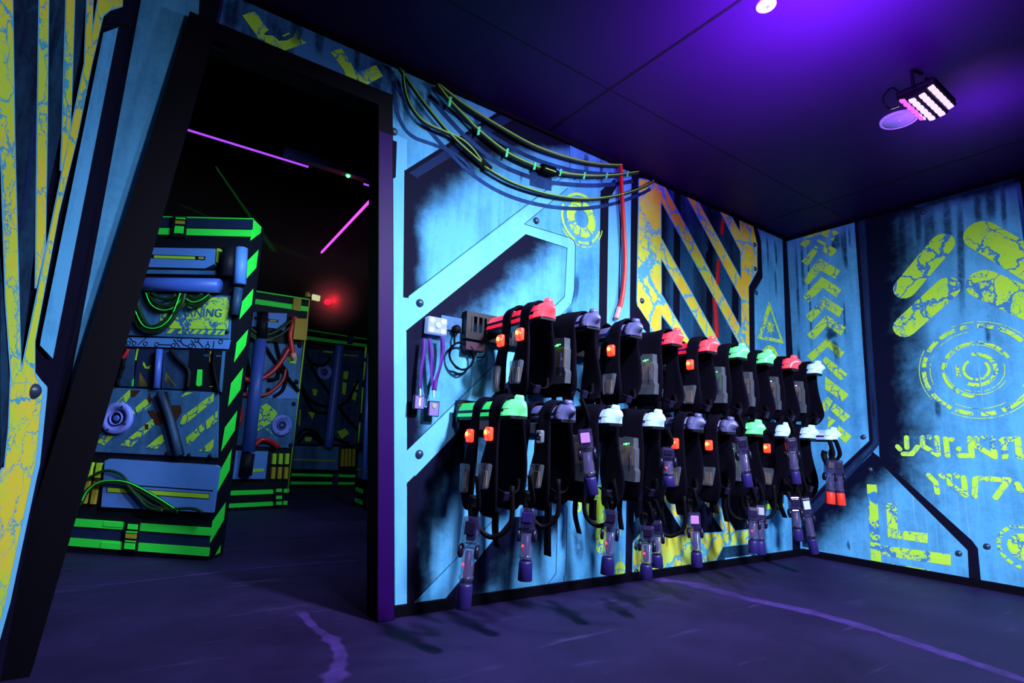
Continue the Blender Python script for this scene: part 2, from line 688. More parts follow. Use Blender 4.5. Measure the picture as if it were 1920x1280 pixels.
# header
A.poly([(406, 52), (417, 0), (430, -30), (530, 16), (735, 120), (735, 190), (728, 186)], 'print_blue_worn', 1)
A.line([(417, 0), (406, 52)], .012, 'violet_plastic', 2)
A.poly([(454, 29), (478, 21), (504, 57), (496, 62), (494, 76), (485, 72)], 'print_lime_small', 2)
A.poly([(495, 66), (512, 67), (523, 77), (538, 76), (549, 70), (556, 57), (574, 81), (526, 98), (498, 88)], 'print_lime_small', 2)
A.poly([(528, 68), (542, 61), (543, 64), (533, 69)], 'print_lime_small', 3)
A.poly([(463, 75), (470, 72), (474, 78), (466, 78)], 'print_lime_small', 2)
A.poly([(546, 107), (553, 105), (556, 112), (548, 110)], 'print_lime_small', 2)
A.poly([(619, 97), (640, 91), (669, 136), (705, 122), (718, 143), (688, 159), (684, 164), (650, 148), (645, 132)], 'print_lime_small', 2)
# vertical light strip beside the frame and general ink
A.poly([(735, 262), (744, 266), (742, 332), (736, 336)], 'print_ink', 1)

# hexagon panel, upper
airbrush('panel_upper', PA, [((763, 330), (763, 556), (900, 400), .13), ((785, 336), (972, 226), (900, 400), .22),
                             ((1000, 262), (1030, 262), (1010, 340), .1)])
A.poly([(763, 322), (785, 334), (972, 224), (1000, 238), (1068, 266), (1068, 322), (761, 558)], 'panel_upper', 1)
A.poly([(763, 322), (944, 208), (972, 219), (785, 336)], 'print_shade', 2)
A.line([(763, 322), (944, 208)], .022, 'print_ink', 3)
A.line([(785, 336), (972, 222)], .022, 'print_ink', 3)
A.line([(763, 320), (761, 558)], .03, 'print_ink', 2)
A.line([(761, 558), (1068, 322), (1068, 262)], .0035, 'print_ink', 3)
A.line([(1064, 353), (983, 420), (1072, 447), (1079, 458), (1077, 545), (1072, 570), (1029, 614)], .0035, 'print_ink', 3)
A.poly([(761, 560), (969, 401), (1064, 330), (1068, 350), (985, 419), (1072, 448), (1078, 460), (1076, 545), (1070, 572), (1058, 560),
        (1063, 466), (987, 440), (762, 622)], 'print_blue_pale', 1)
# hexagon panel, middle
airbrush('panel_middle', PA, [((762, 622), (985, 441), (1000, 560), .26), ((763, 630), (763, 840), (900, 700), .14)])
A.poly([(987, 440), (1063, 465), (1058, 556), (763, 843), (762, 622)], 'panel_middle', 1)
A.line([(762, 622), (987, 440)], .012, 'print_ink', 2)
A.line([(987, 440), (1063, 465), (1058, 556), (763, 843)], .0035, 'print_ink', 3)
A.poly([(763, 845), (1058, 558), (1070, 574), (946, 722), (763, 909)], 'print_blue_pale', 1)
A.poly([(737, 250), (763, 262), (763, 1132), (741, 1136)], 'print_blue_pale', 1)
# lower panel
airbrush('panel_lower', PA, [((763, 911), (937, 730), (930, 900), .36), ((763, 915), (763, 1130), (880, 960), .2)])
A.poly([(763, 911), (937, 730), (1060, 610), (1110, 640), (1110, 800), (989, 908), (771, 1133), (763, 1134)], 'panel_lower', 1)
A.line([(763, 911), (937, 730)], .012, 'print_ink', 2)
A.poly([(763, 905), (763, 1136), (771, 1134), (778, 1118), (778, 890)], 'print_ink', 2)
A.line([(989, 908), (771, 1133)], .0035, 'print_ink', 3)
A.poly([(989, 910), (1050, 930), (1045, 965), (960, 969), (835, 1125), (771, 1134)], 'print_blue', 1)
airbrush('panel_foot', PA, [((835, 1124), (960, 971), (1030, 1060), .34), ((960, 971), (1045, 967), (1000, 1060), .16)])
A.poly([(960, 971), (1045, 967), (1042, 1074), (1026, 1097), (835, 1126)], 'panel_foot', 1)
A.line([(835, 1124), (960, 971), (1045, 967)], .01, 'print_ink', 2)
A.line([(1045, 967), (1042, 1074), (1026, 1096)], .0035, 'print_ink', 3)
A.line([(960, 946), (1055, 943), (1063, 952), (1061, 1073), (1056, 1082), (1058, 1088), (1053, 1093)], .0035, 'print_ink', 3)
# black uprights
A.poly([(1126, 358), (1141, 375), (1137, 640), (1133, 800), (1118, 800), (1122, 640)], 'print_ink', 2)
A.poly([(1126, 358), (1152, 336), (1157, 348), (1141, 376)], 'print_ink', 2)
A.poly([(1184, 310), (1198, 322), (1194, 640), (1186, 1075), (1172, 1078), (1180, 640)], 'print_ink', 3)
A.poly([(1141, 342), (1184, 332), (1181, 640), (1137, 640)], 'print_blue_pale', 1)
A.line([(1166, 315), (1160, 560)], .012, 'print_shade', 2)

# emblem: broken disc
ec = (1090, 410)
for a0, a1 in ((95, 205), (215, 262), (268, 310), (318, 395), (35, 85)):
    A.ring(ec, .062, .128, a0, a1 if a1 < 395 else 392, 'print_lime_small', 2)
for a0, a1 in ((60, 150), (160, 250), (262, 345)):
    A.ring(ec, .158, .176, a0, a1, 'print_lime_small', 2)
for a0, a1 in ((215, 300), (320, 350)):
    A.ring(ec, .188, .195, a0, a1, 'print_lime_small', 2)

# drop shadows of the cables, painted as dark bands into the wall print
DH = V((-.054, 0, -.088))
CABLE_SHADOWS = [
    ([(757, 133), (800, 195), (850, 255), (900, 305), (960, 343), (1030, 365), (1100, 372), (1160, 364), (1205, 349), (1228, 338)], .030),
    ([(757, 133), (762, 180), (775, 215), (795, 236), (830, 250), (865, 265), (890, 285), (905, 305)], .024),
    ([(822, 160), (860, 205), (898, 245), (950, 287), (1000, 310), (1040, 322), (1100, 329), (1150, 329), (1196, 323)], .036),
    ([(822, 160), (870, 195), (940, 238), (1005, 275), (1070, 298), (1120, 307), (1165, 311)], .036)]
for pts, w in CABLE_SHADOWS:
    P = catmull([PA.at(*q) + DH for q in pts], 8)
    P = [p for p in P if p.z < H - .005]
    A.curve3(P, w * .8, 'print_cable_shadow', 5)
p = PA.at(1027, 319) + DH  # the connector's drop shadow, painted the same way
A.poly3([p + V((-.085, 0, .05)), p + V((.085, 0, .06)), p + V((.085, 0, -.045)), p + V((-.085, 0, -.06))], 'print_cable_shadow', 6)

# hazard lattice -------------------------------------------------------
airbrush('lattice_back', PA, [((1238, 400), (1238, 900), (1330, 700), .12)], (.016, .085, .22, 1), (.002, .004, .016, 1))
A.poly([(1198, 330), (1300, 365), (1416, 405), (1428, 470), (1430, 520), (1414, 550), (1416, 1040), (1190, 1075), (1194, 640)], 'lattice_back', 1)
A.poly([(1300, 366), (1343, 380), (1338, 680), (1300, 640)], 'print_navy', 2)
for x0, x1 in ((1264, 1276), (1326, 1337), (1374, 1386)):
    A.poly([(x0, 355 + (x0 - 1264) * .4), (x1, 358 + (x0 - 1264) * .4), (x1 - 3, 690), (x0 - 3, 690)], 'print_ink', 3)
A.poly(z6((500, 150), (530, 165), (690, 480), (690, 640), (500, 330)), 'print_teal', 3)
A.poly(z6((700, 240), (760, 262), (915, 560), (915, 740), (770, 520)), 'print_navy', 3)
for q, w in ((((795, 335), (785, 440)), .05), (((765, 615), (752, 790)), .05), (((735, 880), (745, 1010), (750, 1150)), .06)):
    A.curve(z6(*q), w, 'hose_red_dim', 4)
    A.curve(z6(*[(x - 2, y) for x, y in q]), w * .3, 'hose_red', 5)
A.curve(z6((682, 640), (685, 575), (720, 545), (760, 540)), .03, 'print_ink', 4)
BARS = [
    # outer upright
    z6((215, 60), (330, 78), (362, 110), (362, 470), (364, 850), (362, 1180), (295, 1180), (285, 1060), (208, 940), (200, 900)),
    z6((330, 78), (385, 105), (925, 1110), (975, 1215), (925, 1225), (362, 200)),
    z6((362, 465), (800, 1250), (740, 1255), (362, 595)),
    z6((362, 850), (575, 1205), (535, 1205), (362, 985)),
    z6((540, 168), (620, 215), (925, 765), (960, 830), (925, 890)),
    z6((765, 262), (840, 298), (918, 440), (940, 560), (918, 560)),
    # inner upright
    z6((910, 325), (1000, 372), (1027, 500), (1028, 690), (970, 795), (977, 1235), (925, 1235), (922, 800), (918, 560), (914, 440)),
]
for b in BARS:
    A.outline(b, .018, 'print_blue_pale', 4)
for b in BARS:
    A.poly(b, 'print_amber', 5)
A.poly(z6((1000, 372), (1040, 420), (1057, 490), (1066, 740), (1010, 830), (1015, 1260), (978, 1260), (972, 797), (1030, 690), (1028, 500)), 'print_ink', 4)
A.poly(z6((195, 1020), (245, 1100), (285, 1110), (285, 1170), (195, 1170)), 'print_blue_pale', 4)
A.poly(z6((195, 945), (208, 945), (285, 1062), (293, 1172), (262, 1120), (195, 1020)), 'print_ink', 4)
# red conduit of the artwork inside the lattice, lower part
for q in (((200, 330), (350, 210), (578, 562), (362, 578), (200, 528)), ((640, 440), (760, 200), (812, 395), (900, 538), (645, 560)), ((985, 520), (880, 330), (880, 190), (1010, 190), (1085, 300), (1090, 515))):
    A.poly(zL(*q), 'print_ink', 3)
LOW = [
    zL((365, 105), (395, 118), (625, 455), (640, 560), (580, 565), (355, 205)),
    zL((820, 255), (990, 525), (920, 560), (812, 395)),
    zL((1000, 125), (1055, 125), (1082, 180), (1075, 300), (1010, 190)),
    zL((700, 80), (770, 180), (770, 320), (705, 220)),
    zL((125, 625), (198, 530), (360, 580), (580, 562), (920, 540), (1112, 520), (1115, 600), (1100, 635), (890, 655), (830, 775), (650, 805), (270, 858), (120, 880)),
]
for b in LOW:
    A.outline(b, .018, 'print_blue_pale', 4)
for b in LOW[:-1]:
    A.poly(b, 'print_amber', 5)
A.poly(LOW[-1], 'print_amber_low', 5)
A.poly(zL((120, 460), (190, 380), (200, 520), (125, 610)), 'print_navy', 4)
A.poly(zL((835, 780), (892, 662), (1105, 640), (1118, 735), (905, 770)), 'print_navy', 6)
A.line(zL((905, 765), (1130, 735)), .012, 'print_blue_pale', 7)
# strip by the corner
A.poly([(1430, 430), (1469, 446), (1476, 1034), (1420, 1042), (1414, 640), (1414, 550), (1430, 520)], 'print_blue', 2)
A.poly([(1466, 438), (1482, 446), (1500, 1032), (1486, 1034)], 'print_ink', 4)
TRI = [z6((1112, 900), (1085, 985), (1030, 1160), (1060, 1150), (1120, 965)), z6((1112, 900), (1215, 1197), (1190, 1165), (1120, 965)),
       z6((1030, 1160), (1215, 1197), (1190, 1168), (1058, 1142))]
for t in TRI:
    A.poly(t, 'print_lime_small', 4)
sc_ = z6((1120, 1082))[0]
for i in range(14):
    a = 2 * PI * i / 14
    c0 = PA.at(*sc_)
    r = .095 if i % 2 else .065
    d = V((math.cos(a), 0, math.sin(a)))
    o = V((-math.sin(a), 0, math.cos(a))) * .012
    A.poly3([c0 + o, c0 + d * r, c0 - o], 'print_lime_small', 4)
A.ring(sc_, 0, .04, 0, 360, 'print_lime_small', 4)
A.ring(z6((1125, 1320))[0], .10, .14, 20, 150, 'print_lime_small', 4)
A.ring(z6((1125, 1320))[0], .03, .075, 60, 200, 'print_lime_small', 4)
A.poly(zL((1250, 100), (1410, 130), (1412, 300), (1225, 300)), 'print_teal', 4)
A.poly(zL((1232, 295), (1412, 290), (1412, 338), (1225, 340)), 'print_lime', 5)
A.poly(zL((1270, 115), (1290, 120), (1245, 296), (1230, 296)), 'print_lime', 5)
A.ring(zL((1305, 240))[0], .012, .03, 0, 300, 'print_lime_small', 5)
# circuit dots
for x, y, r in ((107, 332, .035), (265, 312, .085), (275, 222, .06), (490, 896, .045), (322, 470, .055), (322, 590, .055), (322, 690, .045)):
    A.ring(zK((x, y))[0], 0 if r > .04 else .012, r, 0, 360, 'print_lime_small', 3)
A.line(zK((103, 170), (105, 320)), .006, 'print_lime_small', 3)
A.line(zK((440, 400), (490, 462), (490, 590)), .006, 'print_lime_small', 3)
A.line(zK((490, 720), (490, 880)), .006, 'print_lime_small', 3)
A.line(zK((265, 312), (335, 312)), .01, 'print_lime_small', 3)
# stains
for pts, w in (([(1082, 508), (1080, 545), (1073, 575)], .03), ([(1068, 575), (1066, 595), (1064, 612)], .035), ([(1452, 500), (1454, 530), (1455, 565)], .022), ([(1437, 440), (1439, 470), (1440, 520)], .02), ([(1452, 445), (1455, 480), (1456, 505)], .03),
               ([(765, 140), (762, 190), (760, 250)], .03), ([(790, 165), (787, 200), (785, 235)], .04), ([(805, 158), (803, 190), (800, 215)], .02), ([(895, 215), (893, 235), (892, 262)], .03), ([(1100, 280), (1099, 310), (1098, 345)], .03),
               ([(1128, 290), (1127, 330), (1127, 350)], .02), ([(745, 138), (743, 190), (742, 240)], .03), ([(1020, 960), (1015, 1000), (1010, 1060)], .03), ([(1080, 980), (1085, 1020), (1088, 1060)], .05), ([(560, 28), (556, 60), (554, 92)], .04), ([(602, 48), (599, 80), (597, 112)], .03), ([(672, 82), (669, 110), (667, 140)], .02), ([(440, 0), (434, 30), (430, 60)], .05)):
    A.stain(pts, w, 4)
art = A.finish('printed_sheet', wall)
for q in ((787, 568), (786, 851), (981, 930), (1005, 414), (1203, 564), (1414, 459), (1415, 504), (1417, 549), (1192, 1024), (738, 247), (1192, 1072)):
    bolt(PA, q, .022, wall)

# ---- right wall (plane x = 0)
bm = bm_new()
prism(bm, [V((0, 0, 0)), V((0, 0, H)), V((0, -1.66, H)), V((0, -1.66, 0))], V((-1, 0, 0)), .1, 0, 1)
wallr = struct(mesh_obj('wall_right', bm, ['print_blue', 'frame_black']))
B = Painter(PB)
z7 = Z(1440, 320, 4)
z8 = Z(1440, 760, 3.048)
zC = Z(1600, 560, 3.2)
B.poly([(1484, 448), (1602, 416), (1618, 640), (1630, 824), (1581, 872), (1500, 960), (1500, 700)], 'print_blue', 1)
for x, y0, y1, w in ((1492, 452, 640, .016), (1503, 450, 560, .02), (1514, 447, 690, .012), (1584, 422, 500, .016), (1568, 436, 475, .04), (1592, 425, 470, .012), (1497, 640, 760, .02), (1612 - 30, 560, 640, .012)):
    B.stain([(x, y0), (x + (y1 - y0) * .02, (y0 + y1) / 2), (x + (y1 - y0) * .04, y1)], w, 2)
B.stain([(1578, 428), (1582, 470), (1586, 492), (1588, 508)], .022, 3)
for x, y0, y1, w in ((1720, 385, 470, .03), (1742, 380, 520, .05), (1775, 372, 480, .035), (1800, 366, 620, .03), (1832, 358, 430, .03), (1856, 350, 420, .04), (1880, 345, 440, .02), (1690, 395, 520, .03), (1850, 600, 650, .02), (1757, 745, 790, .025)):
    B.stain([(x, y0), (x + 2, (y0 + y1) / 2), (x + 4, y1)], w, 2)
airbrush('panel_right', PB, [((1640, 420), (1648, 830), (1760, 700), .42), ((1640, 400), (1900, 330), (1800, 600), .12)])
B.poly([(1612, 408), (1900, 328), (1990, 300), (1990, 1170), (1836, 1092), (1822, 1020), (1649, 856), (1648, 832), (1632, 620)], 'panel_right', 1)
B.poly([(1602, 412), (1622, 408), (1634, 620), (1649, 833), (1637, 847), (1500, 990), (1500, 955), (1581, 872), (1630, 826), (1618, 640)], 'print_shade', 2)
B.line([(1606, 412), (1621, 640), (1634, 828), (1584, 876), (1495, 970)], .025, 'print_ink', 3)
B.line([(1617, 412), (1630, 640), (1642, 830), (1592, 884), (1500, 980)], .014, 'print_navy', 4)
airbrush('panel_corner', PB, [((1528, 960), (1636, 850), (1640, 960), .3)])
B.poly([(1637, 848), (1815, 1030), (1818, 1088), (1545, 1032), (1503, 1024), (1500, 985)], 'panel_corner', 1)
B.poly([(1637, 847), (1650, 857), (1824, 1014), (1834, 1028), (1840, 1092), (1818, 1088), (1815, 1031), (1634, 850)], 'print_ink', 5)
B.poly([(1704, 386), (1902, 326), (1902, 341), (1722, 390)], 'print_navy', 5)  # shadow of the soffit, painted as a dark band along the top
# chevrons
CH = [
    [(640, 625), (725, 675), (820, 565), (700, 555)], [(700, 545), (770, 470), (1090, 385), (1080, 500), (1040, 520), (930, 470), (800, 520)],
    [(1110, 430), (1165, 405), (1220, 455), (1150, 500)], [(1090, 540), (1170, 520), (1130, 575)],
    [(890, 580), (920, 545), (1190, 700), (1180, 750), (1100, 805), (990, 735), (1000, 640)], [(880, 640), (930, 690), (760, 945), (662, 880)],
    [(930, 830), (1250, 1020), (1165, 1140), (950, 1015), (770, 1230), (680, 1160)],
]
zh = Z(1420, 380, 8)
for c in CH:
    B.poly(zh(*c), 'print_lime_small', 3)
for y in (0, 1, 2):
    dy = (0, 148, 285)[y]
    dx = (0, 18, 32)[y]
    B.poly(z7((405 + dx, 795 + dy), (552 + dx, 890 + dy), (515 + dx, 950 + dy), (412 + dx, 880 + dy), (305 + dx, 988 + dy), (262 + dx, 945 + dy)), 'print_lime_small', 3)
zq = Z(1280, 600, 5.333)
for c in ([(1240, 360), (1450, 175), (1620, 320), (1575, 380), (1450, 265), (1300, 410)], [(1400, 400), (1430, 362), (1650, 540), (1585, 608), (1460, 490)],
          [(1425, 560), (1665, 745), (1600, 810), (1425, 690)], [(1400, 810), (1450, 765), (1505, 810), (1440, 920), (1400, 900)],
          [(1520, 830), (1680, 960), (1610, 1020), (1480, 900)], [(1455, 960), (1530, 1005), (1450, 1090)], [(1560, 1050), (1690, 1160), (1630, 1230), (1545, 1150)]):
    B.poly(zq(*c), 'print_lime_small', 3)
for q in ([(1548, 612), (1560, 622), (1570, 640)], [(1558, 614), (1556, 630), (1548, 642)], [(1545, 628), (1562, 628), (1574, 622)], [(1560, 634), (1568, 655), (1572, 690)]):
    B.stain(q, .035, 6)
# rounded bars
for a, b in (((1766, 458), (1697, 540)), ((1776, 540), (1697, 612))):
    B.line([a, b], .165, 'print_lime', 3, True)
for a, b in (((1838, 440), (1990, 530)), ((1843, 532), (1995, 600))):
    B.line([a, b], .20, 'print_lime', 3, True)
# target rings
c = zC((737, 425))[0]
cz = PB.at(*c)
R1 = (PB.at(*zC((737, 150))[0]).z - cz.z)
for r, w, segs in ((1.0, .085, ((10, 28), (33, 62), (67, 84), (95, 103), (108, 128), (132, 150), (158, 172), (178, 205), (210, 238), (243, 262), (270, 285), (292, 335), (340, 366))),
                   (.62, .06, ((20, 34), (40, 85), (90, 150), (160, 178), (182, 235), (240, 262))),
                   (.37, .075, ((25, 100), (-10, 18), (240, 335), (160, 205), (-30, -14))),
                   (.245, .055, ((120, 250), (262, 275), (285, 400)))):
    for a0, a1 in segs:
        B.ring(c, R1 * (r - w), R1 * r, a0, a1, 'print_lime_small', 3)
for r, segs in ((1.04, ((20, 110), (150, 215), (240, 330))), (.83, ((95, 140), (150, 200), (235, 300), (330, 350))), (.53, ((30, 170), (190, 330))), (.47, ((240, 370),))):
    for a0, a1 in segs:
        B.ring(c, R1 * r, R1 * (r + .016), a0, a1, 'print_lime_small', 3)
# painted alien script
SC = [
    [(320, 832), (322, 892)], [(300, 930), (352, 930), (386, 888)], [(266, 886), (280, 902)], [(415, 832), (416, 880), (505, 935)], [(455, 828), (458, 830)],
    [(500, 832), (510, 932)], [(554, 840), (566, 940)], [(588, 844), (594, 844)], [(634, 900), (637, 902)], [(636, 940), (712, 942), (700, 836)],
    [(738, 838), (742, 886), (850, 948)], [(785, 832), (789, 834)], [(834, 836), (850, 948)], [(892, 846), (945, 842)], [(905, 850), (912, 952)],
    [(985, 838), (996, 945), (1060, 960)], [(1080, 850), (1090, 960)],
    [(452, 1058), (494, 1100), (505, 1162)], [(528, 1058), (538, 1066)], [(575, 1062), (578, 1110), (676, 1178)], [(614, 1058), (622, 1064)], [(662, 1072), (674, 1178)],
    [(728, 1184), (732, 1082), (765, 1074)], [(802, 1080), (932, 1086), (854, 1192)], [(985, 1112), (1000, 1145), (1060, 1180)]]
for s_ in SC:
    B.line(zC(*s_), .034, 'print_lime_small', 3, True)
# angle marks
for q in ([(565, 450), (622, 452), (648, 895), (590, 884)], [(640, 797), (1045, 850), (1046, 914), (640, 855)], [(675, 555), (735, 560), (742, 712), (915, 730), (912, 787), (686, 752)],
          [(692, 898), (922, 938), (920, 950), (694, 915)]):
    B.poly(z8(*q), 'print_lime_small' if len(q) > 5 else 'print_lime', 3)
c = (1921, 1026)
for i in range(18):
    B.ring(c, .118, .140, i * 20 + 3, i * 20 + 18, 'print_lime_small', 3)
B.ring(c, 0, .085, 0, 360, 'print_lime_small', 3)
B.finish('printed_sheet', wallr)
for q in ((1798, 1037), (1851, 1024), (1632, 880), (1619, 819), (1731, 398)):
    bolt(PB, q, .02, wallr)

# end post of the right wall and the next board edge
bm = bm_new()
box(bm, (-.02, -1.70, H / 2), (.06, .08, H))
struct(mesh_obj('trim_2', bm, 'frame_black'))['label'] = 'black end post of the printed right wall'
bm = bm_new()
box(bm, (.0, -1.80, H / 2 - .05), (.04, .11, H - .1))
hb = struct(mesh_obj('trim_3', bm, 'board_black'))
HP = Painter(Plane((-.02, 0, 0), (-1, 0, 0)))
for i in range(9):
    z = 2.68 - i * .3
    HP.poly3([V((-.02, -1.745, z)), V((-.02, -1.855, z + .1)), V((-.02, -1.855, z - .06)), V((-.02, -1.745, z - .16))], 'hazard_lime', 2)
HP.finish('hazard_stripe', hb)

# baseboards
bm = bm_new()
box(bm, ((OR0.x + -.01) / 2, -.009, .026), (-OR0.x + .01, .018, .052))
struct(mesh_obj('baseboard_back', bm, 'frame_black'))
bm = bm_new()
box(bm, (-.009, -.85, .026), (.018, 1.66, .052))
struct(mesh_obj('baseboard_right', bm, 'frame_black'))
# ceiling edge trim
bm = bm_new()
box(bm, ((CX) / 2, -.012, H - .012), (-CX, .024, .024))
struct(mesh_obj('trim_4', bm, 'frame_black'))
bm = bm_new()
box(bm, (-.012, -.83, H - .012), (.024, 1.66, .024))
struct(mesh_obj('trim_5', bm, 'frame_black'))

# ---- left wall, flaring towards the viewer
cd = V((-math.cos(CPHI), -math.sin(CPHI), 0))
bm = bm_new()
p0 = V((CX, 0, 0)) - PC.n * .012
p1 = p0 + cd * 2.1
prism(bm, [p0, p0 + V((0, 0, H)), p1 + V((0, 0, H)), p1], PC.n, .08)
walll = struct(mesh_obj('wall_left', bm, 'print_ink'))
Cp = Painter(PC)
zA = Z(0, 0, 4.8)
Cp.poly([(25, 0), (70, 0), (64, 470), (38, 690), (32, 500)], 'print_navy', 1)
Cp.poly([(90, 0), (122, 0), (113, 250), (85, 380)], 'print_navy', 1)
Cp.poly([(140, 0), (160, 0), (150, 100), (130, 200)], 'print_navy', 1)
Cp.poly([(0, 480), (6, 560), (16, 700), (18, 800), (8, 860), (0, 880)], 'print_navy', 1)
Cp.curve([(106, 0), (98, 40), (92, 60)], .02, 'print_teal', 2)
Cp.curve([(119, 60), (104, 110), (92, 160)], .03, 'print_teal', 2)
Cp.curve([(48, 24), (70, 10)], .012, 'print_teal', 2)
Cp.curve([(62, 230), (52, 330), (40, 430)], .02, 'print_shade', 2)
LB = [
    [(-30, -60), (20, -60), (21, 0), (25, 260), (33, 560), (37, 700), (22, 790), (15, 800), (19, 700), (9, 560), (0, 280), (-30, 200)],
    [(70, -60), (90, -60), (89, 0), (86, 260), (83, 460), (72, 510), (65, 540), (66, 480), (68, 260), (72, 0)],
    [(124, -50), (139, -50), (138, 0), (132, 190), (128, 260), (112, 320), (115, 260)],
    [(163, -40), (175, -40), (173, 0), (170, 70), (155, 130), (157, 120)],
    [(186, -20), (230, -60), (228, 10), (205, 17), (192, 28), (186, 52), (170, 120), (142, 260), (108, 400), (78, 560), (63, 640), (63, 702), (86, 727),
     (85, 742), (72, 870), (65, 900), (16, 1130), (-40, 1330), (-90, 1330), (-30, 1010), (0, 880), (7, 878), (15, 800), (22, 782), (36, 700), (40, 690), (83, 480),
     (128, 260), (157, 120), (172, 60)],
]
for b in LB:
    Cp.outline(b, .010, 'print_blue_pale', 3)
for i, b in enumerate(LB):
    Cp.poly(b, 'print_amber_fine', 4)
Cp.poly([(86, 727), (85, 742), (72, 870), (65, 900), (16, 1130), (-20, 1260), (-30, 1260), (7, 1130), (57, 895), (64, 868), (76, 742), (77, 732), (63, 704), (64, 698)], 'print_blue_pale', 5)
Cp.poly([(192, 61), (220, 51), (97, 672), (73, 647), (75, 632)], 'print_blue', 4)
Cp.curve([(196, 30), (225, 30), (245, 38)], .05, 'print_ink', 2)
Cp.finish('printed_sheet', walll)
bolt(PC, (62, 733), .026, walll)

# ================================================================ arena beyond the doorway
HTOP = 3.5
bm = bm_new()
for a, b in (((-8.0, 4.8, HTOP / 2), (.1, 9.6, HTOP)), ((1.6, 4.8, HTOP / 2), (.1, 9.6, HTOP)), ((-3.2, 9.6, HTOP / 2), (9.7, .1, HTOP))):
    box(bm, a, b)
struct(mesh_obj('wall_arena', bm, 'bulkhead_black'))
bm = bm_new()
box(bm, (-3.2, 4.85, HTOP + .05), (9.8, 9.6, .1))
struct(mesh_obj('ceiling_arena', bm, 'bulkhead_black'))
bm = bm_new()
box(bm, (-3.2, .045, (HTOP + H) / 2 + .03), (9.7, .06, HTOP - H + .06))
struct(mesh_obj('wall_above', bm, 'bulkhead_black'))


class Panel:
    def __init__(s, name, label, fl, fr, h, th, extra_left=0.0, extra_right=0.0):
        a, b = PF.at(*fl), PF.at(*fr)
        d = (b - a).normalized()
        n = d.cross(V((0, 0, 1)))
        if n.dot(CAM - a) < 0:
            n = -n
        s.P = Plane(a, n)
        s.d, s.n, s.h, s.th = d, n, h, th
        s.a, s.b = a - d * extra_left, b + d * extra_right
        s.root = empty(name, (a + b) / 2, label, 'partition', 'hazard striped maze panels')
        bm = bm_new()
        prism(bm, [s.a, s.b, s.b + V((0, 0, h)), s.a + V((0, 0, h))], n, th)
        s.board = mesh_obj('board', bm, 'board_black', s.root)

    def plate(s, name, px, off, t, mat, parent=None):
        bm = bm_new()
        prism(bm, [s.P.at(x, y, off) for x, y in px], s.n, t)
        return mesh_obj(name, bm, mat, parent or s.root)

    def tube(s, name, px, off, r, mat, n=8, parent=None, offs=None):
        bm = bm_new()
        pts = []
        for i, (x, y) in enumerate(px):
            o = off if offs is None else offs[i]
            pts.append(s.P.at(x, y, o))
        tube(bm, pts, r, 10, n)
        return mesh_obj(name, bm, mat, parent or s.root, True)

    def disc(s, px, r, off=.01):
        c = s.P.at(*px, off)
        bm = bm_new()
        lathe(bm, [(0, r), (.025, r), (.032, r * .93), (.032, r * .66), (.015, r * .6), (.015, r * .5)], c, s.n, 28, cap=False)
        o = mesh_obj('speaker', bm, 'speaker_shell', s.root, True)
        bm = bm_new()
        lathe(bm, [(.012, r * .66), (.013, r * .45), (.02, r * .42), (.02, 0.001)], c, s.n, 24, cap=False)
        mesh_obj('cone', bm, 'board_black', o)
        bm = bm_new()
        lathe(bm, [(.02, r * .44), (.03, r * .42), (.03, r * .38), (.02, r * .36)], c, s.n, 24, cap=False)
        mesh_obj('ring', bm, 'speaker_shell', o)
        bm = bm_new()
        lathe(bm, [(.018, r * .22), (.028, r * .16), (.03, .001)], c, s.n, 18, cap=False)
        mesh_obj('dust_cap', bm, 'tube_blue', o)
        for i in range(4):
            an = PI / 4 + i * PI / 2 + .35
            bm = bm_new()
            lathe(bm, [(.03, r * .06), (.037, r * .05), (.038, .001)], c + (s.P.u * math.cos(an) + s.P.v * math.sin(an)) * r * .8, s.n, 8, cap=False)
            mesh_obj('screw', bm, 'board_black', o)
        return o

    def bolt(s, px, r=.016, off=.01):
        bm = bm_new()
        lathe(bm, [(0, r), (r * .5, r * .8), (r * .75, .001)], s.P.at(*px, off), s.n, 10, cap=False)
        return mesh_obj('bolt', bm, 'board_black', s.root, True)


# ---------------------------------------------------------------- nearest panel
p1 = Panel('maze_panel', 'tall front maze panel with WARNING plate, seen just inside the doorway', (95, 1034), (389, 1051), 2.33, .17, .55)
z1 = Z(180, 400, 4)
zp = Z(140, 630, 5.333)
zu = Z(60, 840, 5.0526)
y2 = Z(0, 400, 2.667)
y3 = Z(0, 800, 2.667)
# side edge with hazard stripes
PS = Plane(p1.b, p1.d)
sp = Painter(PS, .002)
for q in ([(1266, 28), (1307, 68), (1303, 97), (1250, 136)], [(1292, 180), (1280, 272), (1222, 336), (1237, 236)], [(1266, 375), (1258, 456), (1195, 530), (1209, 440)],
          [(1240, 578), (1228, 660), (1168, 746), (1182, 645)], [(1215, 770), (1201, 880), (1138, 966), (1153, 850)], [(1185, 985), (1172, 1085), (1103, 1191), (1122, 1070)]):
    sp.poly(y2(*q), 'hazard_green', 1)
for q in ([(1157, 110), (1147, 215), (1076, 342), (1090, 236)], [(1128, 375), (1118, 465), (1045, 588), (1060, 472)], [(1103, 588), (1099, 628), (1073, 642)]):
    sp.poly(y3(*q), 'hazard_green', 1)
sp.finish('hazard_strip', p1.root)
PL = -300  # how far the hidden left ends run on
p1.plate('top_line', z1((PL, 2), (1178, 36), (1178, 44), (PL, 10)), .012, .012, 'hazard_green')
p1.plate('green_band', z1((PL, 90), (1172, 124), (1162, 174), (PL, 138)), .014, .014, 'hazard_green')
p1.plate('rail_glass', z1((PL, 14), (1176, 50), (1172, 116), (PL, 84)), .006, .006, 'board_glass')
c = p1.plate('clasp', z1((575, 22), (676, 26), (664, 182), (560, 174)), .03, .03, 'board_black')
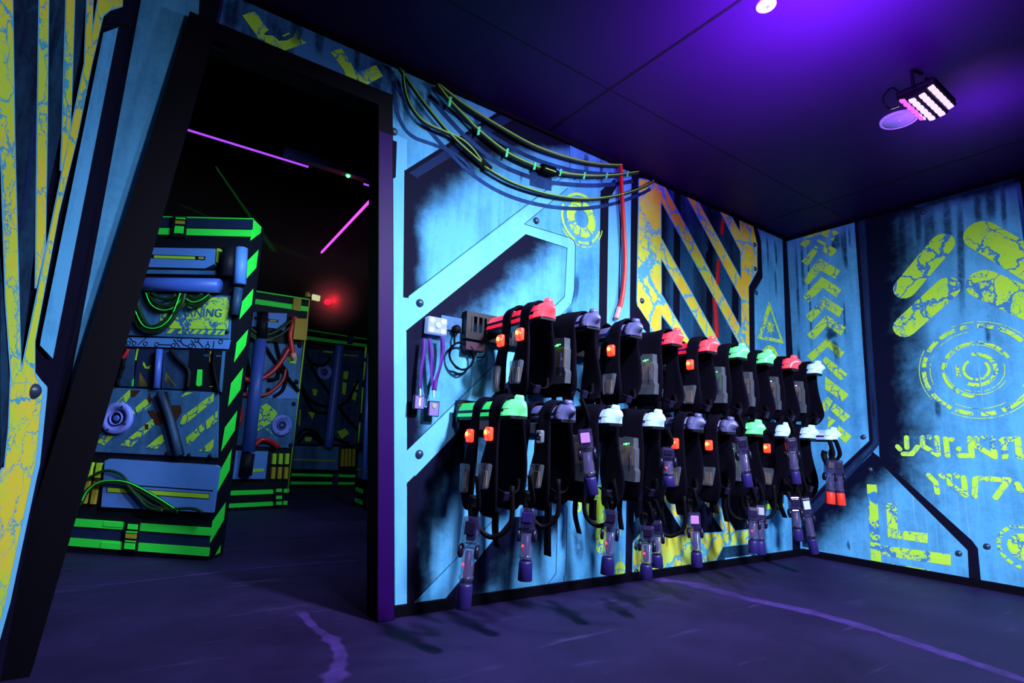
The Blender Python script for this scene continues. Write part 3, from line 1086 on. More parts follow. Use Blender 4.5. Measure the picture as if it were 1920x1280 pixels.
p1.plate('clasp_plate', z1((592, 92), (656, 96), (650, 150), (584, 146)), .036, .006, 'hazard_green', c)
p1.plate('clasp_plate', z1((596, 52), (662, 56), (660, 80), (592, 76)), .036, .006, 'slot_amber', c)
p1.plate('clasp_plate', z1((597, 28), (668, 32), (667, 44), (596, 40)), .036, .006, 'hazard_green', c)
u = p1.plate('upper_unit', z1((240, 252), (890, 264), (884, 382), (820, 411), (340, 402), (240, 330)), .035, .035, 'unit_blue')
p1.plate('trim_line', z1((270, 350), (336, 400), (820, 412), (886, 380), (886, 392), (822, 424), (332, 412), (262, 358)), .037, .01, 'board_black', u)
p1.plate('slot', z1((355, 305), (820, 322), (815, 349), (355, 331)), .038, .004, 'board_black', u)
p1.plate('slot_light', z1((434, 314), (742, 324), (740, 343), (434, 334)), .041, .004, 'slot_lime', u)
for q in (((364, 311), (405, 313), (404, 329), (364, 327)), ((768, 325), (806, 327), (804, 343), (768, 341))):
    p1.plate('slot_end', z1(*q), .041, .004, 'slot_amber', u)
p1.plate('lower_lip', z1((190, 418), (888, 428), (886, 458), (190, 448)), .03, .03, 'plate_blue', u)
p1.plate('side_slot', z1((906, 262), (926, 264), (916, 368), (900, 366)), .03, .03, 'slot_lime')
p1.tube('cross_tube', z1((60, 526), (925, 542)), .05, .05, 'tube_blue', parent=None)
p1.tube('upright_pipe', z1((1092, 262), (1078, 530)), .03, .042, 'unit_blue')
p1.tube('pipe_coupling', z1((1008, 268), (985, 470)), .04, .05, 'board_black')
p1.tube('lower_pipe', z1((1070, 560), (1040, 760)), .03, .03, 'plate_dim')
wp = p1.plate('warning_plate', z1((20, 586), (1018, 618), (1000, 940), (-70, 902)), .012, .012, 'plate_blue')
p1.plate('yellow_patch', z1((700, 628), (980, 628), (1004, 690), (986, 868), (560, 862), (480, 800), (490, 690), (540, 640)), .015, .003, 'plate_stripes', wp)
p1.plate('yellow_patch', z1((60, 640), (222, 655), (244, 790), (210, 868), (130, 856), (30, 830)), .015, .003, 'plate_stripes', wp)
sg = [(640, 864), (690, 864), (745, 866), (800, 868), (850, 870), (905, 872), (560, 862), (955, 874)]
for x, y in sg:
    p1.plate('stripe', z1((x, y + 4), (x + 30, y + 5), (x - 2, y + 38), (x - 32, y + 36)), .015, .003, 'plate_stripes', wp)
# WARNING lettering
cu = bpy.data.curves.new('warning_text', 'FONT')
cu.body = 'WARNING'
cu.size = .155
cu.extrude = .001
to = bpy.data.objects.new('warning_text', cu)
COL.objects.link(to)
bpy.context.view_layer.update()
me = bpy.data.meshes.new_from_object(to.evaluated_get(bpy.context.evaluated_depsgraph_get()))
bpy.data.objects.remove(to)
ta, tb, tc = p1.P.at(*z1((540, 766))[0], .0175), p1.P.at(*z1((940, 776))[0], .0175), p1.P.at(*z1((548, 706))[0], .0175)
wd = max(v.co.x for v in me.vertices)
hh = max(v.co.y for v in me.vertices)
ex, ey = (tb - ta) / wd, V((0, 0, (tc - ta).length / hh))
for v in me.vertices:
    v.co = ta + ex * v.co.x + ey * v.co.y + p1.n * v.co.z
me.materials.append(M['plate_blue'])
lo = bpy.data.objects.new('lettering', me)
COL.objects.link(lo)
lo.parent = wp
lo['label'] = 'dark WARNING lettering'
for i, q in enumerate(([(225, 590), (262, 730), (330, 862), (420, 890), (510, 862), (590, 770), (655, 598)], [(268, 590), (288, 710), (345, 830), (420, 862), (500, 838), (570, 760), (632, 598)],
                       [(300, 592), (325, 720), (390, 838), (460, 840), (560, 772), (640, 690), (668, 600)], [(372, 595), (410, 678), (480, 722), (560, 716), (625, 660), (664, 600)],
                       [(395, 595), (440, 660), (500, 692), (570, 682), (640, 600)], [(420, 600), (470, 632), (540, 640), (600, 610)], [(676, 640), (720, 664), (780, 652), (850, 606)], [(700, 615), (740, 640), (800, 600)], [(690, 680), (740, 695), (800, 672), (860, 615)])):
    p1.tube('hanging_cable', z1(*q), .035 + .008 * (i % 3), .013, 'cable_green')
    if i in (1, 3, 6):
        g = p1.tube('cable_sheen', z1(*q), .052 + .008 * (i % 3), .0035, 'hazard_green')
cs = p1.plate('circuit_strip', z1((-60, 922), (1004, 946), (988, 1016), (-80, 986)), .012, .012, 'unit_blue')
PC1 = Painter(Plane(p1.P.p + p1.n * .0125, p1.n), .0006)
for q in ([(385, 20), (425, 68), (525, 72)], [(545, 12), (590, 60)], [(720, 12), (630, 92)], [(840, 84), (968, 90)], [(990, 30), (1050, 108)], [(1050, 40), (1090, 90), (1140, 100)], [(1165, 40), (1215, 112)],
          [(1225, 45), (1290, 115)], [(1335, 50), (1333, 85)], [(1395, 50), (1385, 118)]):
    PC1.line(zp(*q), .007, 'board_black', 1)
for x, y in ((540, 72), (596, 74), (708, 76), (820, 84), (988, 92), (1160, 98), (1330, 104), (372, 14), (1050, 32), (1222, 42), (1460, 56)):
    PC1.ring(zp((x, y))[0], .011, .017, 0, 360, 'board_black', 1)
PC1.finish('traces', cs)
# window
w1 = p1.plate('window_recess', zp((180, 104), (1530, 128), (1468, 566), (80, 486)), .006, .006, 'board_black')
for nm, q, mt in (('blue_casing', ((330, 118), (412, 122), (392, 335), (300, 318)), 'plate_dim'), ('blue_casing', ((300, 318), (372, 392), (358, 492), (262, 488)), 'tube_blue'),
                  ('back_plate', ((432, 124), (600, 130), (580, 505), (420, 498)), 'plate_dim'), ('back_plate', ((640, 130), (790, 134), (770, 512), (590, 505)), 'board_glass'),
                  ('back_plate', ((890, 136), (1140, 142), (1110, 532), (870, 520)), 'plate_dim'), ('light_strip', ((622, 126), (636, 128), (612, 240), (600, 240)), 'slot_lime'),
                  ('light_strip', ((572, 440), (588, 425), (580, 502), (562, 500)), 'hazard_green'), ('yellow_mark', ((652, 360), (740, 505), (640, 500)), 'slot_amber'),
                  ('yellow_mark', ((912, 360), (1018, 500), (980, 505), (900, 440)), 'slot_amber'), ('yellow_mark', ((690, 250), (720, 310), (760, 290), (755, 330), (700, 320), (680, 280)), 'slot_lime'),
                  ('light_bar', ((1228, 332), (1274, 334), (1268, 490), (1240, 504), (1212, 488)), 'hazard_green'), ('light_strip', ((1352, 150), (1360, 150), (1352, 260), (1344, 260)), 'slot_amber'),
                  ('light_strip', ((1345, 500), (1380, 502), (1380, 508), (1345, 506)), 'slot_lime'), ('back_plate', ((1290, 180), (1470, 190), (1465, 210), (1290, 205)), 'plate_dim'),
                  ('frame_side', ((1478, 150), (1505, 150), (1470, 560), (1440, 558)), 'plate_blue')):
    p1.plate(nm, zp(*q), .010, .004, mt, w1)
p1.tube('inner_pipe', zp((848, 132), (818, 520)), .03, .022, 'tube_blue', parent=w1)
p1.tube('inner_hose', zp((960, 135), (1040, 240), (1140, 350), (1130, 520)), .025, .012, 'board_black', parent=w1)
for q in (((505, 130), (490, 250), (440, 400), (430, 495)), ((1400, 150), (1390, 300), (1420, 470), (1440, 560)), ((470, 270), (490, 300), (470, 340), (445, 420))):
    p1.tube('inner_hose', zp(*q), .022, .011, 'rubber_black', parent=w1)
p1.tube('red_hose', zp((535, 130), (510, 180), (480, 220)), .03, .012, 'hose_red_dim', parent=w1)
# striped plate
hp = p1.plate('striped_plate', zp((40, 498), (1436, 562), (1424, 1215), (-130, 1140)), .012, .012, 'plate_blue')
STR = [((190, 625), (270, 620), (200, 695)), ((240, 560), (300, 512), (355, 525), (330, 570), (250, 600)), ((90, 990), (140, 880), (440, 640), (520, 560), (555, 530), (555, 590), (500, 680), (130, 1000)),
       ((220, 1060), (300, 985), (395, 990), (290, 1092)), ((605, 715), (720, 615), (760, 690), (630, 795)), ((455, 1090), (600, 970), (790, 815), (800, 880), (560, 1108)),
       ((705, 1118), (875, 975), (892, 1050), (820, 1125)), ((1055, 870), (1080, 800), (1390, 570), (1385, 650), (1075, 905)), ((1110, 1020), (1280, 870), (1300, 930), (1130, 1105)),
       ((1320, 935), (1310, 850), (1430, 745), (1420, 850)), ((1240, 1150), (1390, 1025), (1380, 1110), (1350, 1155)), ((1060, 610), (1110, 560), (1185, 565)), ((580, 735), (600, 770), (590, 835))]
for q in STR:
    p1.plate('stripe', zp(*q), .0145, .003, 'plate_stripes', hp)
for q in (((730, 745), (790, 740), (810, 770), (880, 740), (890, 860), (860, 890), (800, 880), (780, 820)), ((950, 690), (1060, 690), (1070, 760), (1000, 870), (960, 800)), ((725, 620), (750, 575), (775, 640), (745, 680)),
          ((560, 540), (660, 540), (600, 605), (560, 600)), ((700, 880), (735, 880), (738, 930), (705, 935))):
    p1.plate('torn_hole', zp(*q), .016, .002, 'rust', hp)
p1.tube('broken_beam', zp((855, 552), (950, 820), (1045, 1195)), .03, .026, 'plate_dim', 2)
p1.tube('broken_beam', zp((905, 560), (1000, 900), (1075, 1190)), .02, .014, 'board_black', 2)
p1.disc(zp((440, 822))[0], .108)
for q in ((925, 1175), (1145, 1190), (1355, 1198), (60, 1122)):
    p1.bolt(zp(q)[0])
p1.bolt(z1((985, 890))[0])
# lower unit
lu = p1.plate('lower_unit', zu((735, 100), (1740, 162), (1765, 180), (1705, 610), (655, 555), (690, 118)), .03, .03, 'unit_blue')
p1.plate('groove', zu((690, 328), (1715, 398), (1714, 408), (688, 338)), .0315, .003, 'board_black', lu)
p1.plate('slot', zu((708, 366), (1684, 430), (1678, 482), (704, 418)), .0315, .003, 'board_black', lu)
p1.plate('slot_light', zu((716, 374), (1676, 436), (1672, 476), (712, 412)), .034, .003, 'slot_lime', lu)
for x in (360, 440, 528, 612):
    dy = (x - 440) * .06
    b = p1.plate('battery_bar', zu((x, 128 + dy), (x + 46, 130 + dy), (x + 22, 268 + dy), (x - 22, 266 + dy)), .02, .02, 'slot_lime')
    p1.plate('bar_end', zu((x - 30, 306 + dy), (x + 14, 308 + dy), (x - 24, 520 + dy), (x - 64, 516 + dy)), .02, .02, 'slot_amber', b)
    p1.plate('bar_band', zu((x - 22, 270 + dy), (x + 20, 272 + dy), (x + 14, 304 + dy), (x - 30, 302 + dy)), .02, .02, 'rust', b)
p1.tube('loose_cable', zu((370, 520), (450, 370), (560, 270), (680, 215), (780, 222), (860, 262), (930, 350), (1010, 440), (1120, 530), (1260, 578)), .05, .009, 'cable_green')
for i, q in enumerate((((450, 540), (520, 410), (620, 335), (750, 312), (880, 325), (1000, 372), (1200, 485), (1390, 605)), ((600, 350), (720, 330), (880, 345), (1010, 400), (1180, 500), (1340, 600)),
                       ((1180, 560), (1300, 580), (1420, 570), (1540, 575), (1620, 610)), ((900, 345), (1000, 460), (1100, 560), (1240, 590)))):
    p1.tube('loose_cable', zu(*q), .045 + .006 * i, .014 if i == 0 else .01, 'cable_green')
p1.tube('cable_sheen', zu((470, 500), (525, 402), (622, 328), (750, 304), (880, 318), (1000, 364), (1200, 476), (1380, 590)), .06, .004, 'hazard_green')
p1.plate('green_band', zu((-300, 620), (1702, 756), (1692, 830), (-320, 690)), .014, .014, 'hazard_green')
p1.plate('green_band', zu((-320, 800), (1676, 944), (1666, 1024), (-340, 872)), .014, .014, 'hazard_green')
p1.plate('rail_glass', zu((-320, 700), (1690, 838), (1680, 936), (-330, 794)), .006, .006, 'board_glass')
c = p1.plate('clasp', zu((890, 664), (1016, 672), (985, 985), (855, 972)), .03, .03, 'board_black')
for q, mt in ((((908, 716), (998, 722), (992, 772), (902, 764)), 'hazard_green'), (((892, 784), (992, 790), (990, 804), (890, 798)), 'hazard_green'), (((886, 808), (986, 814), (982, 858), (884, 850)), 'slot_amber'),
              (((882, 872), (980, 880), (978, 892), (880, 884)), 'hazard_green'), (((876, 896), (972, 903), (966, 960), (870, 952)), 'hazard_green')):
    p1.plate('clasp_plate', zu(*q), .036, .006, mt, c)
for q in (((680, 694), (885, 706), (878, 752), (672, 738)), ((655, 890), (850, 904), (845, 962), (645, 948))):
    p1.plate('latch', zu(*q), .018, .004, 'hazard_green')

# ---------------------------------------------------------------- second panel
p2 = Panel('maze_panel', 'middle maze panel carrying the red beacon, behind the front panel', (426, 958), (540, 951), 2.42, .1, 1.2)
q6 = Z(400, 520, 2.9094)
p2.plate('top_line', q6((0, 34), (520, 116), (520, 123), (0, 42)), .012, .012, 'hazard_green')
p2.plate('green_band', q6((0, 82), (520, 160), (516, 186), (0, 112)), .014, .014, 'hazard_green')
p2.plate('clasp', q6((440, 106), (482, 114), (476, 184), (432, 176)), .03, .03, 'slot_amber')
u = p2.plate('upper_unit', q6((0, 180), (402, 196), (392, 292), (330, 276), (0, 250)), .03, .03, 'unit_blue')
p2.plate('slot', q6((195, 210), (356, 232), (352, 246), (193, 224)), .033, .004, 'board_black', u)
for q in (((200, 214), (222, 217), (220, 225), (199, 222)), ((308, 229), (346, 234), (344, 242), (306, 237))):
    p2.plate('slot_light', q6(*q), .036, .004, 'slot_amber', u)
p2.plate('upper_plate', q6((0, 345), (486, 368), (462, 662), (0, 650)), .01, .01, 'plate_blue')
p2.plate('circuit_strip', q6((390, 580), (470, 640), (462, 662), (300, 658)), .013, .004, 'unit_blue')
p2.plate('lower_plate', q6((0, 650), (462, 664), (434, 930), (0, 910)), .016, .016, 'plate_blue')
p2.plate('yellow_patch', q6((248, 712), (292, 684), (352, 738), (316, 792), (240, 838)), .019, .004, 'plate_stripes')
p2.plate('yellow_patch', q6((285, 825), (300, 822), (328, 856), (318, 862)), .019, .004, 'plate_stripes')
p2.plate('yellow_patch', q6((400, 440), (420, 430), (458, 440), (450, 470), (420, 466)), .013, .004, 'slot_lime')
for y in (370, 490, 600):
    p2.plate('yellow_patch', q6((150, y), (200, y + 2), (196, y + 14), (148, y + 12)), .013, .004, 'slot_lime')
p2.disc(q6((370, 806))[0], .12)
p2.tube('upright_pipe', q6((270, 190), (262, 330)), .07, .06, 'board_black')
p2.tube('upright_pipe', q6((258, 340), (192, 950)), .09, .066, 'tube_blue')
p2.tube('upright_pipe', q6((190, 960), (172, 1080)), .07, .07, 'board_black')
p2.plate('amber_box', q6((448, 222), (518, 226), (508, 342), (436, 336)), .12, .12, 'amber_box')
p2.tube('red_hose', q6((445, 215), (432, 260), (420, 310), (426, 370), (438, 432)), .07, .028, 'hose_red')
p2.tube('hose_end', q6((434, 412), (442, 446)), .07, .034, 'copper_end')
p2.tube('red_hose', q6((150, 545), (220, 565), (300, 530), (360, 470), (412, 385)), .05, .03, 'hose_red_dim')
p2.tube('red_hose', q6((130, 640), (270, 642), (335, 606), (380, 560), (395, 500)), .04, .018, 'hose_red_dim')
p2.tube('red_hose', q6((225, 915), (262, 886), (305, 892), (355, 925)), .05, .03, 'hose_red_dim')
p2.tube('red_hose', q6((136, 660), (150, 760), (120, 830), (110, 900)), .05, .025, 'hose_red_dim')
for q in (((180, 255), (250, 310), (330, 300), (436, 226)), ((180, 285), (260, 336), (350, 320), (430, 262)), ((180, 300), (250, 345), (330, 340))):
    p2.tube('hanging_cable', q6(*q), .06, .018, 'cable_green')
for q in (((285, 380), (330, 450), (400, 540), (465, 620)), ((340, 350), (370, 470), (400, 520), (380, 610), (330, 650)), ((170, 400), (190, 500), (170, 620)), ((300, 560), (345, 550), (360, 500))):
    p2.tube('hanging_cable', q6(*q), .03, .02, 'rubber_black')
for q in ((470, 372), (452, 570), (436, 690), (420, 915), (300, 616), (348, 548)):
    p2.bolt(q6(q)[0], .03)
lu = p2.plate('lower_unit', q6((0, 940), (300, 948), (284, 1098), (0, 1100)), .04, .04, 'unit_blue')
p2.plate('slot_light', q6((218, 1044), (276, 1040), (274, 1058), (214, 1062)), .044, .004, 'slot_lime', lu)
p2.plate('slot_light', q6((90, 1046), (110, 1046), (106, 1062), (88, 1062)), .044, .004, 'slot_lime', lu)
for x in (326, 361, 396):
    b = p2.plate('battery_bar', q6((x, 960), (x + 20, 960), (x + 16, 1018), (x - 4, 1018)), .03, .03, 'slot_lime')
    p2.plate('bar_end', q6((x - 5, 1034), (x + 15, 1034), (x + 10, 1098), (x - 9, 1098)), .03, .03, 'slot_amber', b)
p2.plate('green_band', q6((0, 1166), (330, 1156), (415, 1152), (413, 1172), (330, 1180), (0, 1192)), .014, .014, 'hazard_green')
p2.plate('green_band', q6((0, 1238), (406, 1218), (403, 1240), (0, 1262)), .014, .014, 'hazard_green')
c = p2.plate('clasp', q6((332, 1146), (386, 1146), (380, 1248), (330, 1250)), .03, .03, 'board_black')
for y in (1152, 1190, 1222):
    p2.plate('clasp_plate', q6((344, y), (376, y), (374, y + 18), (342, y + 18)), .036, .006, 'hazard_green', c)
p2.tube('edge_line', q6((524, 120), (404, 1180)), .008, .008, 'slot_lime', 1)

# ---------------------------------------------------------------- far panels
p3 = Panel('maze_panel', 'dim far maze panel between the middle panel and the right jamb', (545, 915), (666, 911), 2.36, .1, 1.5)
p3.plate('top_line', q6((380, 262), (838, 334), (838, 340), (380, 268)), .012, .012, 'hazard_green')
p3.plate('green_band', q6((380, 302), (838, 364), (836, 380), (380, 322)), .014, .014, 'hazard_green')
p3.plate('clasp', q6((735, 314), (764, 318), (760, 366), (732, 362)), .03, .03, 'board_glass')
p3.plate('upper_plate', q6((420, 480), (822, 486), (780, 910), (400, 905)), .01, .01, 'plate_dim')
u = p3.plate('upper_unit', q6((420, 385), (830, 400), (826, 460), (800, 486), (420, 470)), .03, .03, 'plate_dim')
p3.plate('slot_light', q6((600, 400), (650, 404), (650, 412), (600, 408)), .034, .004, 'slot_lime', u)
p3.plate('slot_light', q6((705, 418), (790, 424), (790, 432), (705, 426)), .034, .004, 'slot_amber', u)
p3.disc(q6((605, 516))[0], .13)
p3.tube('upright_pipe', q6((690, 370), (676, 480), (626, 930)), .09, .075, 'tube_blue')
for q in (((712, 512), (738, 512), (732, 555), (708, 552)), ((706, 570), (728, 574), (720, 640), (702, 634)), ((770, 575), (792, 570), (790, 610), (764, 612)), ((766, 620), (784, 630), (776, 672), (756, 664)),
          ((540, 606), (570, 612), (562, 646), (544, 640)), ((516, 732), (556, 738), (540, 772)), ((676, 840), (720, 824), (742, 850), (700, 880)), ((470, 720), (478, 722), (472, 810), (464, 806)), ((500, 870), (540, 872), (530, 896), (500, 892))):
    p3.plate('yellow_mark', q6(*q), .014, .004, 'slot_lime')
for q in (((470, 560), (520, 660), (600, 700), (660, 690)), ((480, 600), (540, 720), (620, 740)), ((690, 700), (740, 660), (790, 560)), ((500, 390), (530, 460), (600, 480), (640, 440)), ((530, 480), (580, 560), (640, 640)), ((680, 700), (740, 780), (800, 840)),
          ((450, 880), (490, 830), (550, 840), (600, 900)), ((460, 900), (520, 850), (590, 905)), ((640, 860), (690, 890), (740, 900))):
    p3.tube('hanging_cable', q6(*q), .04, .022, 'rubber_black')
lu = p3.plate('lower_unit', q6((400, 918), (686, 924), (680, 1050), (390, 1042)), .04, .04, 'plate_blue')
p3.plate('slot_light', q6((436, 988), (668, 996), (668, 1004), (436, 996)), .044, .004, 'slot_amber', lu)
for x in (702, 722, 742, 764):
    p3.plate('battery_bar', q6((x, 934), (x + 12, 934), (x + 8, 1030), (x - 6, 1030)), .03, .03, 'slot_amber')
p3.plate('green_band', q6((380, 1066), (776, 1076), (774, 1090), (380, 1082)), .014, .014, 'hazard_green')
p3.plate('green_band', q6((380, 1112), (772, 1116), (770, 1130), (380, 1128)), .014, .014, 'hazard_green')
p3.plate('clasp', q6((654, 1064), (684, 1066), (680, 1132), (650, 1132)), .03, .03, 'board_glass')

p4 = Panel('maze_panel', 'narrow maze panel half hidden behind the right door jamb', (667, 947), (702, 962), 2.4, .1, 0, .9)
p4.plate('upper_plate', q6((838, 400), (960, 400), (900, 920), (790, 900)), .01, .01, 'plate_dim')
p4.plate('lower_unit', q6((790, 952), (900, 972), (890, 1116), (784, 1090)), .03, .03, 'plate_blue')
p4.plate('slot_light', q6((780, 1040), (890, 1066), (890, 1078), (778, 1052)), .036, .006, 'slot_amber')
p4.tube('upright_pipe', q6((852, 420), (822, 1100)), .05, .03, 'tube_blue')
for a, b in (((834, 380), (828, 440)), ((828, 460), (818, 560)), ((816, 600), (806, 740)), ((800, 790), (790, 900))):
    p4.tube('edge_light', q6(a, b), .014, .010, 'hazard_lime', 1)
p4.plate('green_band', q6((776, 1142), (900, 1196), (900, 1216), (774, 1162)), .014, .014, 'hazard_green')
p4.plate('green_band', q6((772, 1202), (896, 1258), (894, 1278), (770, 1222)), .014, .014, 'hazard_green')
p4.plate('clasp', q6((818, 1150), (838, 1160), (832, 1250), (814, 1240)), .03, .03, 'board_black')

# ---------------------------------------------------------------- beacon, tubes, laser
bp = p2.P.at(582, 563, .0)
bc = V((bp.x, bp.y, 2.455)) - p2.n * .05
be = empty('beacon_light', bc, 'red beacon lamp with yellow block on top of the middle maze panel', 'lamp')
dx = p2.d
bm = bm_new()
box(bm, bc + V((0, 0, .02)) - dx * .02, (.09, .09, .04))
mesh_obj('base', bm, 'board_black', be)
bm = bm_new()
lathe(bm, [(0, .03), (.04, .035), (.065, .02)], bc + V((0, 0, .04)) - dx * .02, V((0, 0, 1)), 16)
mesh_obj('knob', bm, 'slot_amber', be)
bm = bm_new()
for i in range(3):
    box(bm, bc + V((0, 0, .06)) + dx * (.060 + i * .036), (.026, .05, .065))
mesh_obj('lens_block', bm, 'beacon_yellow', be)
bm = bm_new()
lathe(bm, [(0, .025), (.03, .035), (.06, .03), (.075, .005)], bc + V((0, 0, .035)) + dx * .24, p2.n, 16)
mesh_obj('red_lamp', bm, 'beacon_red', be)
BEACON = bc + V((0, 0, .05)) + dx * .27 + p2.n * .12

ZT = 3.36
def ceil_at(x, y, z=ZT):
    return PF.at(x, y) if z == 0 else Plane((0, 0, z), (0, 0, -1)).at(x, y)

a, b, c, d = ceil_at(325, 238), ceil_at(527, 297), ceil_at(680, 342), ceil_at(700, 348)
yy = (a.y + b.y + c.y) / 3
t = empty('ultraviolet_tube', (a.x, yy, ZT), 'long violet ceiling tube running across behind the door header', 'light')
bm = bm_new()
tube(bm, [V((a.x, yy, ZT)), V((b.x + .25, yy, ZT))], .010, 8, 1)
mesh_obj('lamp_tube', bm, 'tube_violet', t)
bm = bm_new()
box(bm, ((a.x + b.x) / 2, yy, ZT + .05), (b.x - a.x, .03, .06))
mesh_obj('batten', bm, 'bulkhead_black', t)
lz = empty('laser_projector', ((b.x + c.x) / 2, yy, ZT), 'dark blue laser projector bar with a green lens, beside the violet tube', 'projector')
bm = bm_new()
box(bm, ((b.x + c.x) / 2, yy - .09, ZT + .03), (c.x - b.x, .10, .07), None, .008)
mesh_obj('housing', bm, 'tube_blue', lz)
g = ceil_at(650, 331)
bm = bm_new()
lathe(bm, [(0, .022), (.012, .018), (.018, .002)], V((g.x, yy - .09, ZT - .006)), V((0, -.6, -1)), 12)
mesh_obj('lens', bm, 'led_green', lz)
bm = bm_new()
tube(bm, [V((c.x + .02, yy, ZT)), V((c.x + .6, yy, ZT))], .010, 8, 1)
t2 = mesh_obj('ultraviolet_tube', bm, 'tube_violet')
tag(t2, 'short violet ceiling tube stub right of the laser projector', 'light')
e0, e1 = ceil_at(603, 473), ceil_at(696, 374)
xx = (e0.x + e1.x) / 2
t3 = empty('ultraviolet_tube', (xx, e0.y, ZT), 'bright magenta ceiling tube running away into the arena', 'light')
bm = bm_new()
tube(bm, [e0, e1 + (e1 - e0) * .25], .016, 8, 1)
mesh_obj('lamp_tube', bm, 'tube_pink', t3)
bm = bm_new()
dd = (e1 - e0)
tube(bm, [e0 + V((0, 0, .05)), e1 + dd * .25 + V((0, 0, .05))], .03, 4, 1)
mesh_obj('batten', bm, 'bulkhead_black', t3)

# ================================================================ rails, arms, vests
def rail(label, x0, x1, z0, z1, grille):
    r = empty('vest_rail', ((x0 + x1) / 2, 0, (z0 + z1) / 2), label, 'rail')
    bm = bm_new()
    xs = x0 + grille
    box(bm, ((xs + x1) / 2, -.028, (z0 + z1) / 2), (x1 - xs, .05, z1 - z0), None, .004)
    mesh_obj('channel', bm, 'rail_black', r)
    bm = bm_new()
    box(bm, (x0 + grille / 2, -.028, z1 - .012), (grille, .05, .024))
    box(bm, (x0 + grille / 2, -.028, z0 + .02), (grille, .05, .04))
    n = int(grille / .032)
    for i in range(n + 1):
        box(bm, (x0 + i * grille / n, -.028, (z0 + z1) / 2), (.012, .048, z1 - z0 - .02))
    box(bm, (x0 + .008, -.028, (z0 + z1) / 2), (.03, .052, z1 - z0))
    mesh_obj('slotted_end', bm, 'rail_black', r)
    return r


rail('upper black slotted wall rail carrying the top row of vest arms', -3.40, -.22, 1.365, 1.515, .30)
rail('lower black wall rail carrying the bottom row of vest arms', -3.41, -.22, .885, 1.035, .12)

ARM_A, ARM_H, ARM_L = .050, .074, .55


def arch(bm, x, z, u0, u1, a, h, th, seg=14, mi=0):
    """thin half-round channel along the outward axis"""
    rows = []
    for u in (u0, u1):
        for r in (0, th):
            rows.append([bm.verts.new((x + (a - r) * math.cos(PI * i / seg), -u, z + (h - r) * math.sin(PI * i / seg))) for i in range(seg + 1)])
    o0, i0, o1, i1 = rows
    for i in range(seg):
        for a_, b_ in ((o0, o1), (i1, i0), (i0, o0), (o1, i1)):
            bm.faces.new((a_[i], a_[i + 1], b_[i + 1], b_[i])).material_index = mi
    for i in (0, seg):
        bm.faces.new((o0[i], o1[i], i1[i], i0[i]))


def arm(x, z, state, label, group):
    r = empty('vest_hanger', (x, -.053, z), label, 'hanger', group)
    bm = bm_new()
    arch(bm, x, z, .055, ARM_L - .02, ARM_A, ARM_H, .004)
    mesh_obj('light_cover', bm, 'cover_' + state, r, True)
    bm = bm_new()
    box(bm, (x, -.30, z - .008), (.09, .49, .016), None, .003)
    box(bm, (x, -.062, z + .02), (.10, .016, .09), None, .003)
    mesh_obj('support_bar', bm, 'rail_black', r)
    bm = bm_new()
    box(bm, (x - ARM_A + .002, -.30, z + .024), (.004, .46, .014))
    mesh_obj('edge_strip', bm, 'violet_plastic', r)
    # bell shaped end cap with a lug on top
    bm = bm_new()
    seg, rings = 14, 6
    R = []
    for j in range(rings + 1):
        t = PI / 2 * j / rings
        R.append([bm.verts.new((x + (ARM_A + .004) * math.cos(PI * i / seg) * math.cos(t), -(ARM_L - .02) - .062 * math.sin(t) * (.35 + .65 * (1 - abs(math.cos(PI * i / seg)) ** 3)),
                                z + (ARM_H + .004) * math.sin(PI * i / seg) * (1 - .55 * math.sin(t) ** 3))) for i in range(seg + 1)])
    for a_, b_ in zip(R, R[1:]):
        for i in range(seg):
            bm.faces.new((a_[i], a_[i + 1], b_[i + 1], b_[i]))
    arch(bm, x, z, ARM_L - .06, ARM_L - .02, ARM_A + .004, ARM_H + .004, .004)
    bmesh.ops.remove_doubles(bm, verts=bm.verts[:], dist=.0005)
    c = mesh_obj('end_cap', bm, 'cap_' + state if state != 'off' else 'cover_off', r, True)
    bm = bm_new()
    lathe(bm, [(0, .024), (.020, .022), (.028, .017), (.028, .001)], V((x, -(ARM_L - .012), z + ARM_H - .008)), V((0, -.15, 1)), 16)
    mesh_obj('lug', bm, 'cap_' + state if state != 'off' else 'cover_off', c, True)
    return r


GAP = .019


def side_pt(x, z, s, d, u, bulge=0.0):
    return V((x + s * (ARM_A + GAP + bulge), -u, z - d))


def cloth(bm, x, z, s, table, over, back, seed):
    """sheet hanging on side s (rows bottom -> top: depth, centre u, width, bulge), over the arm, down the other side"""
    NC = 6
    rows = []

    def row(fn, uc, w):
        r = []
        for j in range(NC + 1):
            f = j / NC - .5
            p = fn(uc + f * w)
            nz = noise.noise(V((p.y * 9, p.z * 7, seed * 3.7))) * .009
            r.append(bm.verts.new((p.x + s * nz * (1 if p.z < z else 0), p.y + nz * .6, p.z)))
        rows.append(r)
    for d, uc, w, bl in table:
        row(lambda u: side_pt(x, z, s, d, u, bl), uc, w)
    uc, w = table[-1][1], table[-1][2]
    n = 7
    for i in range(int(n * over) + 1):
        t = PI * i / n
        row(lambda u: V((x + s * (ARM_A + GAP) * math.cos(t), -u, z + (ARM_H + GAP) * math.sin(t) + (.006 * math.sin(u * 25 + seed) if over > .9 else 0))), uc, w)
    for d, uc2, w2, bl in back:
        row(lambda u: side_pt(x, z, -s, d, u, bl), uc2, w2)
    for a_, b_ in zip(rows, rows[1:]):
        for j in range(NC):
            bm.faces.new((a_[j], a_[j + 1], b_[j + 1], b_[j]))


def fabric(name, bm, parent, th=.014, mat='fabric_black', sub=1):
    o = mesh_obj(name, bm, mat, parent, True)
    md = o.modifiers.new('thickness', 'SOLIDIFY')
    md.thickness = th
    md.offset = .6
    if sub:
        md = o.modifiers.new('soft', 'SUBSURF')
        md.levels = md.render_levels = sub
    return o


